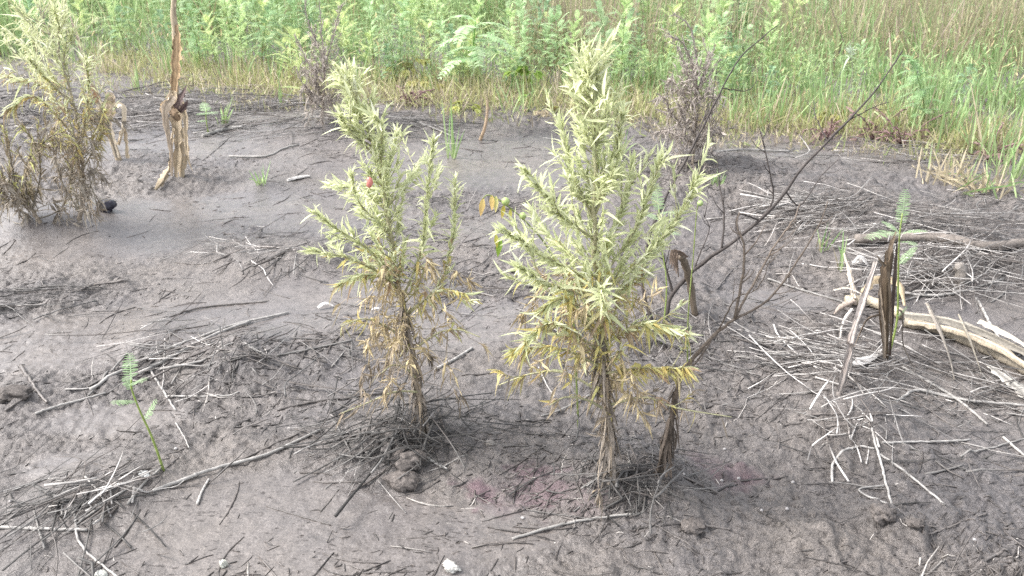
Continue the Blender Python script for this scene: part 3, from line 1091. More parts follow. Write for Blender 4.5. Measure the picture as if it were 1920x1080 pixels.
b = G(224, 300)
mz2 = empty("maize_stalk", b, "leaning broken maize stalk with a folded pale leaf among the left weeds", "maize stalk")
m = MB()
tube(m, spline([b - [0, 0, .02], P(212, 268, b[1]), P(201, 235, b[1]), P(190, 200, b[1]), P(176, 168, b[1]), P(162, 140, b[1])], 24), np.linspace(.016, .010, 24), MZ, 8, .1)
m.build("stalk", M_MAIZE, mz2)
ribs(mz2, "leaf_sheath", [
    ([(220, 296, -.02), (205, 245, -.03), (192, 205, -.03), (180, 185, -.02)], [12, 22, 30, 16], MZ * [1.05, 1.1, 1.2], .3),
    ([(196, 205, -.03), (208, 180, -.04), (206, 215, -.05), (200, 240, -.05)], [14, 22, 18, 8], MZ * [1.15, 1.15, 1.2], .8),
    ([(204, 225, -.03), (212, 200, -.05), (230, 198, -.06), (232, 230, -.06), (222, 272, -.05)], [6, 9, 13, 10, 6], (.62, .54, .42), 1.2),
    ([(222, 272, -.05), (232, 240, -.04), (236, 262, -.03), (240, 297, -.03)], [8, 8, 8, 7], MZ, .4),
    ([(186, 195, -.02), (178, 172, -.03), (168, 158, -.03)], [16, 14, 5], (.30, .19, .12), .3),
    ([(165, 150, -.0), (152, 95, 0), (140, 55, 0), (130, 26, 0)], [10, 9, 8, 2], MZ * [.9, .9, 1], .4),
    ([(190, 215, -.03), (176, 222, -.05), (160, 220, -.06)], [16, 12, 3], MZ * 1.1, .8)], b[1])

cfL = weed_colours(.66, .42, .26, .25, .1)
weed("pale_weed", "large half-dead weed at far left, pale leafy top, grey stems beside the black clod", "weed", (148, 418),
     [(156, 360), (152, 300), (146, 240), (132, 170), (108, 100), (84, 45), (70, 8)],
     [([(150, 270), (100, 210), (60, 180), (14, 205)], -.2, 44, 8), ([(146, 240), (80, 160), (40, 150), (10, 138)], .1, 44, 8), ([(140, 200), (70, 110), (40, 80), (14, 58)], .15, 44, 8),
      ([(134, 180), (120, 110), (128, 80), (140, 58)], .1, 44, 8), ([(150, 290), (160, 220), (166, 160), (160, 112)], -.12, 56, 10), ([(110, 105), (110, 60), (108, 40), (102, 18)], -.1, 34, 5),
      ([(120, 130), (70, 80), (56, 50), (46, 26)], .12, 40, 7), ([(154, 320), (186, 260), (192, 230), (196, 206)], -.1, 34, 5), ([(140, 200), (90, 150), (70, 130), (56, 112)], -.2, 44, 8),
      ([(152, 400), (120, 350), (104, 300), (96, 250)], -.1, 22, 4), ([(154, 390), (176, 330), (186, 300), (190, 280)], .1, 20, 4), ([(156, 370), (170, 350), (178, 370), (184, 405)], -.08, 14, 2),
      ([(150, 395), (134, 340), (128, 290), (132, 240)], .12, 24, 4), ([(152, 380), (146, 300), (138, 250), (120, 200)], -.15, 30, 5)],
     cfL, .009, .055, 90, 46, zside=(.2, 1), side_len=.19, stemc=np.array([.36, .33, .26]), zlow=.36, twigs=28, ztw=(.04, .55), twc=(GREY, np.array([.42, .37, .30])))


def deadcol(c, c2, tipg=0.0):
    def f(q, t, r):
        n = len(q)
        col = mixc(c, c2, r)
        if tipg:
            col = np.where((rng.random(n) < tipg * t ** 3)[:, None], YGRN, col)
        return col, col * .9, rng.normal(.3, .45, n), rng.uniform(.5, .9, n)
    return f


GD = np.array([.24, .21, .175])
GD2 = np.array([.42, .37, .29])
weed("dead_weed", "dead arching grey weed with bare branches and yellow tips at the left picture edge", "dead weed", (82, 428),
     [(60, 395), (40, 365), (20, 345), (2, 325)],
     [([(60, 395), (75, 330), (70, 280), (40, 235)], -.1, 40, 4), ([(40, 365), (60, 300), (90, 260), (110, 250)], -.1, 40, 4), ([(30, 355), (20, 300), (15, 270), (5, 240)], .05, 30, 4),
      ([(70, 410), (100, 400), (120, 380), (140, 300)], .05, 24, 3), ([(50, 380), (48, 320), (56, 300), (60, 270)], -.15, 36, 4), ([(20, 345), (6, 360), (2, 372), (-6, 400)], -.1, 8, 1)],
     deadcol(GD, np.array([.38, .31, .2]), .5), .009, .06, 40, 26, stemc=np.array([.2, .18, .15]), mats=(M_BARK, M_DEAD), zside=(.2, 1), side_len=.08, twigs=16, ztw=(.1, .95), twc=(GREY, np.array([.42, .37, .30])))


def stemmed_dead(name, label, base, top, bush, col, col2, hgt_branches, nleaf=90, r0=.007, lsize=.05, group=None):
    weed(name, label, "dead weed", base, top, bush, deadcol(col, col2), r0, lsize, nleaf, hgt_branches, stemc=col * .8, mats=(M_BARK, M_DEAD), zside=(.03, .62), side_len=.15, side_n=14, wr=.2, group=group, twigs=36, ztw=(.03, .5), twc=(BR * .9, BR2))


BR = np.array([.31, .27, .24])
BR2 = np.array([.46, .41, .36])
stemmed_dead("dead_weed", "brown dead bushy weed standing behind the shorter pale weed", (606, 238), [(606, 190), (608, 130), (604, 70), (600, 20), (597, -20)],
             [([(606, 190), (580, 170), (572, 160), (566, 170)], -.1, 30, 6), ([(606, 200), (630, 175), (640, 170), (650, 180)], -.1, 30, 6), ([(606, 200), (590, 150), (584, 130), (554, 70)], .1, 30, 6),
              ([(608, 130), (625, 70), (632, 40), (640, 10)], .05, 24, 4), ([(606, 110), (585, 60), (575, 30), (572, 5)], .05, 24, 4), ([(606, 210), (640, 220), (655, 225), (668, 232)], -.1, 20, 5)],
             BR, BR2, 28)
stemmed_dead("dead_weed", "greyish brown dead weed with a drooping top behind the tallest weed at right", (1300, 312), [(1302, 250), (1304, 190), (1306, 130), (1302, 80), (1288, 45), (1262, 26)],
             [([(1302, 250), (1260, 215), (1250, 190), (1240, 180)], -.1, 40, 7), ([(1302, 250), (1330, 210), (1340, 190), (1350, 178)], -.1, 40, 7), ([(1302, 270), (1260, 250), (1245, 245), (1230, 250)], -.1, 40, 7),
              ([(1303, 200), (1275, 170), (1262, 150), (1254, 152)], .1, 30, 5), ([(1304, 180), (1320, 140), (1326, 120), (1330, 100)], .1, 30, 4), ([(1302, 260), (1335, 250), (1345, 240), (1352, 250)], .1, 40, 7),
              ([(1304, 150), (1290, 100), (1280, 80), (1262, 70)], .0, 30, 5)],
             BR, BR2, 80, 110)

# ------------------------------------------------------------------ fruiting vine tangled in the tallest weed
b = G(1085, 800)
fv = empty("fruiting_vine", b, "thin vine with yellow drooping leaves and green fruits reaching left from the tallest weed", "vine")
m = MB()
Yv = b[1] - .02
vs = spline([b - [0, 0, .01], P(1080, 700, Yv), P(1070, 560, Yv), P(1030, 470, Yv), P(990, 420, Yv), P(950, 385, Yv), P(918, 366, Yv), P(905, 372, Yv)], 40)
tube(m, vs, np.linspace(.0026, .0012, 40), (.3, .36, .13), 5)
m.build("stem", M_FERN, fv)
for (x, y), ln, c in (((906, 372), .04, YELL), ((922, 366), .034, YELL), ((930, 368), .036, YGRN), ((945, 385), .03, (.55, .5, .1)), ((957, 392), .025, (.5, .5, .12)), ((938, 445), .045, (.25, .42, .06)), ((930, 440), .03, (.5, .5, .1))):
    m = MB()
    a = P(x, y, Yv)
    leaves(m, a[None], np.array([[rng.normal(0, .25), -.3, -1.0]]), ln * .9, ln * .34, (0, -1, 0.2), .1, np.asarray(c), np.asarray(c) * [1.1, .95, 1], curl=.2)
    m.build("leaf", M_FERN, fv)
for x, y, r in ((948, 378, .0095), (980, 405, .0085)):
    m = MB()
    a = P(x, y, Yv - .01)
    th = np.linspace(0, np.pi, 9)
    tube(m, a + np.stack([0 * th, 0 * th, r * np.cos(th)], -1), r * np.maximum(np.sin(th), .05) * .95, (.36, .45, .17), 12)
    m.build("fruit", M_FRUIT, fv)
b = G(1290, 700)
fv = empty("fruiting_vine", b, "thin vine with one green fruit at the right tip of the tallest weed", "vine")
m = MB()
Yv = b[1] - .1
tube(m, spline([b - [0, 0, .01], P(1290, 600, Yv), P(1300, 480, Yv), P(1306, 400, Yv), P(1312, 372, Yv)], 24), np.linspace(.0022, .0011, 24), (.3, .36, .13), 5)
m.build("stem", M_FERN, fv)
m = MB()
a = P(1313, 381, Yv)
tube(m, a + np.stack([0 * th, 0 * th, .0075 * np.cos(th)], -1), .0075 * np.maximum(np.sin(th), .05), (.33, .43, .17), 12)
m.build("fruit", M_FRUIT, fv)
seedling("feathery_seedling", "blue-green feathery seedling half hidden in the right branches of the tallest weed", (1240, 640), [(1250, 540), (1240, 460), (1236, 420), (1236, 392)],
         [((1236, 400), (1230, 345), .05, 0), ((1236, 402), (1288, 398), -.08, .15), ((1238, 410), (1205, 395), .05, .15), ((1238, 430), (1276, 440), -.05, .1)], .0025, ll=.24, c0=np.array([.25, .37, .19]), c1=np.array([.36, .46, .26]), pairs=15)
seedling("feathery_seedling", "small feathery green seedling on the mud right of the tall maize stalk", (391, 250), [(388, 235), (386, 215), (388, 205)],
         [((388, 210), (382, 192), .1, 0), ((388, 214), (372, 215), -.1, .2), ((388, 214), (404, 212), -.1, .2), ((388, 225), (374, 228), -.1, .2)], .004, ll=.3)

# ------------------------------------------------------------------ background growth
def fern_mesh(seed, h, c0, c1, nfr, bend=.1):
    global rng
    old = rng
    rng = np.random.default_rng(seed)
    m1, m2 = MB(), MB()
    az = rng.uniform(0, 6.28)
    sp = spline([(0, 0, -.03), (math.cos(az) * bend * .3, math.sin(az) * bend * .3, h * .5), (math.cos(az) * bend, math.sin(az) * bend, h)], 14)
    tube(m1, sp, np.linspace(.006, .002, 14), mixc(np.array([.34, .30, .15]), np.array([.22, .42, .13]), np.linspace(0, 1, 14)), 5)
    t = .28 + .72 * (np.arange(nfr) + .5) / nfr
    q, tg = along(sp, t)
    a = np.arange(nfr) * 2.39996 + rng.normal(0, .3, nfr)
    ra = radial(tg, a)
    el = np.radians(rng.uniform(15, 55, nfr) + 25 * (t > .85))
    d = ra * np.cos(el)[:, None] + tg * np.sin(el)[:, None]
    L = rng.uniform(.13, .22, nfr) * np.interp(t, [.28, .5, .85, 1], [.8, 1.1, 1.0, .6])
    frond(m2, q, d, L, 20, .030, rng.uniform(.2, .6), c0, c1, .21)
    # small side shoots of finer growth
    rng = old
    return m1.mesh("fern_stem", M_GRASS), m2.mesh("fern_foliage", M_FERN)


GA = np.array([.26, .42, .19])
GB = np.array([.51, .63, .38])  # feathery greens, paled so the hazy veil over the thicket sits in their colour
FERNS = [fern_mesh(100 + k, h, GA * tone * tint, GB * tone * tint, nf, bd) for k, (h, tone, nf, bd, tint) in enumerate([
    (.62, 1, 26, .1, 1), (.72, 1.08, 30, .06, 1), (.55, .8, 24, .14, np.array([.9, 1, .9])), (.45, 1.1, 20, .08, np.array([1.15, 1, .8])), (.68, .85, 28, .16, 1),
    (.36, 1.0, 16, .06, np.array([1.1, 1.05, .9])), (.8, 1.08, 30, .1, np.array([1.1, 1.05, .9])), (.5, .75, 24, .12, np.array([.85, .95, 1.0]))])]


def put_fern(x, y, k, rz, s, label, group, tilt=0.0):
    r = bpy.data.objects.new("feathery_weed", None)
    r.empty_display_size = .1
    COL.objects.link(r)
    r.location = (x, y, float(terrain(x, y)))
    r.rotation_euler = (tilt * math.cos(rz), tilt * math.sin(rz), rz)
    r.scale = (s, s, s)
    link_props(r, label, "weed", group)
    for nm, me in zip(("stem", "foliage"), FERNS[k]):
        o = bpy.data.objects.new(nm, me)
        COL.objects.link(o)
        o.parent = r
    return r


# front edge of the growth, in picture pixels (foot of the plants)
EDGE_X = [-400, 0, 150, 300, 450, 600, 760, 900, 1000, 1200, 1350, 1500, 1700, 1800, 1920, 2300]
EDGE_Y = [120, 112, 118, 138, 160, 176, 190, 196, 196, 212, 232, 232, 250, 275, 300, 330]


def edge_y(px):
    return np.interp(px, EDGE_X, EDGE_Y)


def project(x, y, z):
    cp, sp_ = math.cos(R(PITCH)), math.sin(R(PITCH))
    zc = y * cp - (z - HC) * sp_
    return 960 + F * x / zc, 540 - F * (y * sp_ + (z - HC) * cp) / zc


def in_growth(x, y, pad=0):
    px, py = project(x, y, 0)
    return py < edge_y(px) - pad


cnt = 0
tries = 0
while cnt < 290 and tries < 12000:
    tries += 1
    yv = 5.0 + 6.5 * rng.random() ** 1.5
    xv = rng.uniform(-.72, .72) * yv
    px, py = project(xv, yv, 0)
    if not in_growth(xv, yv, 6):
        continue
    dens = np.interp(px, [0, 950, 1050, 1150, 1420, 1520, 2000], [1, 1, .55, .8, .6, .14, .1])
    if 980 < px < 1120 and py < 90:
        dens *= .15
    if rng.random() > dens:
        continue
    zone = 0 if px < 560 else (1 if px < 1080 else 2)
    lab, grp = [("feathery bright green weed in the thicket behind the maize stalks at left", "feathery weeds in the left thicket"),
                ("feathery bright green weed in the thicket between the two pale weeds' tops", "feathery weeds in the middle thicket"),
                ("feathery green weed scattered among the grass at right", "feathery weeds among the right grass")][zone]
    back = np.clip((yv - 5.2) / 2, 0, 1)
    k = int(rng.integers(0, 8))
    s = rng.uniform(.4, .75) * (1 - back) + rng.uniform(.75, 1.1) * back
    put_fern(xv, yv, k, rng.uniform(0, 6.28), s, lab, grp, rng.normal(0, .12))
    cnt += 1

# the bare-footed one that leans over the mud in the middle, and a low drooping one
b = G(898, 262)
bf = empty("feathery_weed", b, "feathery weed on a long pale curved bare stem leaning over the middle mud", "weed")
m = MB()
Yb = b[1]
sp = spline([b - [0, 0, .02], P(910, 235, Yb), P(914, 190, Yb + .05), P(905, 150, Yb + .12), P(893, 120, Yb + .15), P(888, 80, Yb + .15), P(892, 40, Yb + .15)], 26)
tube(m, sp, np.linspace(.010, .005, 26), mixc(np.array([.46, .35, .24]), np.array([.3, .5, .15]), np.clip(np.linspace(-.6, 1.4, 26), 0, 1)), 6)
m.build("stem", M_GRASS, bf)
m = MB()
q, tg = along(sp, np.linspace(.68, 1, 12))
ra = radial(tg, np.arange(12) * 2.4)
frond(m, q, ra * .9 + tg * .45, rng.uniform(.2, .3, 12), 15, .05, .6, GA * 1.05, GB * 1.1, .36)
m.build("foliage", M_FERN, bf)
b = G(572, 200)
r_ = put_fern(b[0], b[1], 3, 1.0, .95, "drooping feathery weed at the mud edge left of the brown dead weed", None, .1)
b = G(1735, 262)
put_fern(b[0], b[1], 2, 2.0, .8, "feathery weed at the front of the big grass tuft near the right edge", None, .1)

# grass
def grass_mesh(mb, x, y, n_each, h, hs, w, c0, c1, spread, lean=.5, dead=.0, dcol=(.42, .35, .22)):
    n = len(x)
    bx = np.repeat(x, n_each) + rng.normal(0, spread, n * n_each)
    by = np.repeat(y, n_each) + rng.normal(0, spread, n * n_each)
    N_ = len(bx)
    bz = terrain(bx, by) - .01
    L = np.repeat(np.broadcast_to(h, (n,)), n_each) * rng.uniform(1 - hs, 1 + hs, N_)
    az = rng.uniform(0, 6.28, N_)
    ln = np.abs(rng.normal(0, lean, N_))
    d = np.stack([np.cos(az) * ln, np.sin(az) * ln, np.ones(N_)], -1)
    cz = rng.random(N_)
    a = mixc(c0, c1, cz)
    dm = (rng.random(N_) < dead)[:, None]
    a = np.where(dm, np.asarray(dcol) * rng.uniform(.6, 1.2, (N_, 1)), a)
    base = np.where(dm, a, a * .6 + np.array([.40, .38, .2]) * .4)
    leaves(mb, np.stack([bx, by, bz], -1), d, L, w * rng.uniform(.6, 1.3, N_), np.stack([-np.sin(az), np.cos(az), 0 * az], -1) * .3 + np.array([0, -1, .1]),
           np.abs(rng.normal(.15, .28, N_)), base, a, prof=BLADE, flat=True, twist=rng.normal(0, .8, N_))


def scatter(n, y0, y1, pw, cond):
    xs, ys_ = [], []
    while len(xs) < n:
        yv = y0 + (y1 - y0) * rng.random(4000) ** pw
        xv = rng.uniform(-.8, .8, 4000) * (yv + .5)
        ok = cond(xv, yv)
        xs += list(xv[ok])
        ys_ += list(yv[ok])
    return np.array(xs[:n]), np.array(ys_[:n])


def pxx(x, y):
    return project(x, y, 0)[0]


GG0, GG1 = np.array([.17, .33, .11]), np.array([.44, .57, .29])
mg = MB()
x, y = scatter(2600, 4.3, 13, 1.3, lambda x, y: in_growth(x, y) & (rng.random(len(x)) < np.interp(pxx(x, y), [0, 250, 900, 1300], [.9, .6, .35, 1])))
grass_mesh(mg, x, y, 9, np.clip(.2 + .07 * (y - 5.2), .15, .5), .45, .009, GG0, GG1, .05, .35, .12)
go = mg.build("grass", M_GRASS)
link_props(go, "green grass growing through the weeds behind the bare mud", "grass", kind="stuff")
mu = MB()
x, y = scatter(36000, 5.0, 13, 1.2, lambda x, y: in_growth(x, y, 8) & (rng.random(len(x)) < np.interp(pxx(x, y), [900, 1400, 1600], [1, .7, .35])))
n = len(x)
zt = terrain(x, y)
hh = rng.random(n) ** 1.2 * .34
az = rng.uniform(0, 6.28, n)
cu = mixc(GA * .8, np.array([.46, .56, .26]), rng.random(n))  # undergrowth greens carry the same painted-in haze
cu = np.where((rng.random(n) < .12)[:, None], np.array([.52, .42, .24]), cu)
leaves(mu, np.stack([x, y, zt + hh], -1), np.stack([np.cos(az), np.sin(az), rng.normal(.2, .5, n)], -1), rng.uniform(.03, .08, n), rng.uniform(.005, .011, n), (0, 0, 1), rng.normal(.2, .2, n), cu, cu * 1.1, prof=OVAL, flat=True)
uo = mu.build("undergrowth", M_FERN)
link_props(uo, "low tangled leafy undergrowth beneath the feathery weeds", "undergrowth", kind="stuff")
# yellowing stems and dry litter under the green edge
me_ = MB()
x, y = scatter(1500, 4.3, 7.2, 1.5, lambda x, y: in_growth(x, y, -14) & ~in_growth(x, y, 30) & (pxx(x, y) > 180))
grass_mesh(me_, x, y, 6, .17, .5, .006, np.array([.36, .42, .16]), np.array([.50, .44, .26]), .05, .8, .35, (.5, .43, .32))
x, y = scatter(480, 4.0, 7.2, 1.3, lambda x, y: in_growth(x, y, -46) & ~in_growth(x, y, 0))
grass_mesh(me_, x, y, 6, .10, .5, .006, np.array([.30, .40, .15]), np.array([.50, .44, .28]), .04, 1.0, .5, (.42, .36, .28))
eo = me_.build("dry_grass", M_GRASS)
link_props(eo, "short yellowing dry grass along the front edge of the green growth", "grass", kind="stuff")
# brown seed grass far behind
mf = MB()
x, y = scatter(1900, 6.4, 16, 1.0, lambda x, y: (pxx(x, y) > 960) & (rng.random(len(x)) < np.interp(pxx(x, y), [960, 1000, 1120, 1200, 1450, 1550], [0, .9, .9, .2, .2, .5])))
grass_mesh(mf, x, y, 9, .62, .35, .008, np.array([.32, .34, .18]), np.array([.44, .38, .26]), .08, .35, .3, (.42, .34, .27))
fo = mf.build("brown_grass", M_GRASS)
link_props(fo, "brown seeding grass far behind the green growth", "grass", kind="stuff")
mf = MB()
x, y = scatter(1500, 8.0, 17, 1.0, lambda x, y: pxx(x, y) < 1000)
grass_mesh(mf, x, y, 9, .6, .4, .010, GG0, GG1, .1, .35, .1)
fo = mf.build("far_grass", M_GRASS)
link_props(fo, "deep green grass beyond the feathery thicket at the top left", "grass", kind="stuff")

# countable tufts
TUFTS = [(845, 296, 9, .26, .0, "lone grass tuft with upright blades on the mud in the middle"),
         (489, 345, 9, .12, .0, "small green grass tuft growing from a little mud mound left of the shorter weed"),
         (526, 200, 7, .2, .0, "thin grass tuft at the mud edge left of the brown dead weed"),
         (1158, 300, 12, .2, .0, "grass tuft close behind the top of the tallest weed"),
         (420, 232, 12, .16, .3, "yellow-green grass tuft lying over the straw right of the tall maize stalk"),
         (1346, 345, 10, .08, .0, "tiny green tuft on the mud beside the leafless stems"),
         (1740, 262, 46, .42, .05, "big bright green grass tuft standing at the mud edge near the right"),
         (1640, 250, 26, .30, .1, "medium grass tuft leaning left of the big bright tuft"),
         (1850, 300, 40, .42, .1, "large grass tuft at the right edge behind the dry tussock"),
         (1905, 330, 36, .34, .1, "outermost grass tuft cut by the right picture edge"),
         (1450, 240, 30, .34, .12, "grass tuft with yellow blades at the mud edge under the leaning bare branch"),
         (1380, 236, 30, .32, .2, "yellowish grass tuft just right of the greyish brown dead weed"),
         (1540, 232, 26, .36, .1, "grass tuft behind the purple litter at the mud edge"),
         (1780, 345, 60, .18, .85, "dry straw-coloured tussock on the mud below the big green tuft"),
         (1850, 352, 60, .18, .8, "dry tussock at the right edge of the mud beside another tussock"),
         (260, 170, 14, .24, .2, "grass tuft left of the tall maize stalk at the thicket's foot"),
         (980, 205, 16, .24, .2, "grass tuft between the yellow-green broadleaf plants and the tallest weed"),
         (1540, 470, 8, .12, .2, "sparse thin green grass sprouting from the near straw heap"),
         (1575, 505, 6, .2, .2, "single thin grass stem standing at the edge of the near straw heap")]
for tx, ty, n, h, dead, lab in TUFTS:
    b = G(tx, ty)
    m = MB()
    sprd = .012 if n < 15 else .07
    grass_mesh(m, np.array([b[0]]), np.array([b[1]]), n, h, .4, .008 if n > 8 else .006, GG0 * 1.1, GG1 * 1.1, sprd, .32 if dead < .5 else 1.2, dead, (.5, .43, .3))
    o = m.build("grass_tuft" if dead < .6 else "dry_tussock", M_GRASS, org=b)
    link_props(o, lab, "grass tuft")

# broadleaf plants, yellow-green, at the mud edge
def broadleaf(px, py, n, sz, c0, c1, label, hgt=.12):
    b = G(px, py)
    root = empty("broadleaf_plant", b, label, "plant")
    ms, ml = MB(), MB()
    for _ in range(n):
        a = rng.uniform(0, 6.28)
        e = b + np.array([math.cos(a) * rng.uniform(.02, .14), math.sin(a) * rng.uniform(.02, .1), rng.uniform(.3, 1) * hgt])
        pp = spline([b, (b + e) / 2 + [0, 0, hgt * .4], e], 6)
        tube(ms, pp, .002, (.36, .38, .16), 4)
        c = mixc(c0, c1, rng.random(1))[0] * .72
        for q in (-.6, 0, .6):
            d = np.array([math.cos(a + q), math.sin(a + q), -.45])
            leaves(ml, e[None], d[None], sz * .62, sz * .4, (0, 0, 1), .35, c, c * 1.05, curl=rng.normal(0, .15))
    ms.build("stem", M_FERN, root)
    ml.build("foliage", M_FERN, root)


broadleaf(985, 195, 9, .10, (.3, .5, .1), (.44, .6, .16), "bright green broadleaf plant with lobed leaves at the mud edge in the middle", .22)
broadleaf(868, 212, 7, .09, (.64, .64, .2), (.52, .6, .18), "yellow-green broadleaf plant lying on the mud edge below the curved bare stem", .07)
broadleaf(1000, 208, 7, .08, (.55, .52, .2), (.6, .5, .35), "fading yellow broadleaf plant lying flat at the mud edge left of the tallest weed", .04)
broadleaf(765, 165, 10, .09, (.62, .58, .22), (.5, .54, .2), "yellow wilting broadleaf plant under the thicket right of the shorter weed", .26)
broadleaf(1560, 240, 8, .07, (.5, .48, .16), (.44, .44, .14), "yellow wilting plant at the mud edge beyond the leaning bare branch", .12)
broadleaf(800, 180, 8, .08, (.46, .46, .16), (.55, .46, .2), "tangled yellowish plant between the wilting broadleaf and the curved bare stem", .14)

# purple litter plants
for px, py, n, lab in ((765, 198, 60, "reddish purple withered weed at the mud edge right of the shorter pale weed"), (1550, 262, 60, "reddish purple withered weed at the mud edge under the leaning bare branch"),
                       (1690, 272, 70, "dark purple withered weed at the foot of the big grass tuft"), (1640, 262, 50, "small purple withered weed left of the dark purple one"),
                       (1850, 300, 60, "purplish withered weed among the right edge tufts")):
    b = G(px, py)
    root = empty("withered_weed", b, lab, "dead weed")
    ms, ml = MB(), MB()
    for _ in range(n // 8):
        a = rng.uniform(0, 6.28)
        e = b + np.array([math.cos(a) * .2, math.sin(a) * .12, rng.uniform(.02, .16)]) * rng.uniform(.4, 1.2)
        pp = spline([b, (b + e) / 2 + [0, 0, .03], e], 7)
        tube(ms, pp, .003, (.2, .12, .12), 4)
        c = np.array([.2, .13, .13])
        shoot_leaves(ml, pp, 9, .05, .04, lambda q, t, r: (mixc(c, c * [1.2, 1.3, 1.1], r), c, rng.normal(.3, .3, len(r)), np.ones(len(r))), wr=.3)
    ms.build("stem", M_BARK, root)
    ml.build("foliage", M_DEAD, root)
# thin pale plant among the right grass
b = G(1592, 178)
root = empty("silvery_weed", b, "silvery grey leaf rosette raised in the grass at right", "weed")
m = MB()
tube(m, spline([b, b + [0, 0, .15], P(1594, 98, b[1])], 8), .005, (.4, .42, .3), 5)
sm = m.build("stem", M_LEAF, root)
m = MB()
shoot_leaves(m, spline([P(1594, 112, b[1]), P(1594, 100, b[1]), P(1594, 92, b[1])], 6), 22, .07, .055, lambda q, t, r: (mixc((.42, .5, .38), (.55, .6, .5), r), np.array([.52, .58, .48]), rng.normal(.1, .1, len(r)), np.ones(len(r))), ang0=95, ang1=40)
m.build("foliage", M_LEAF, root)

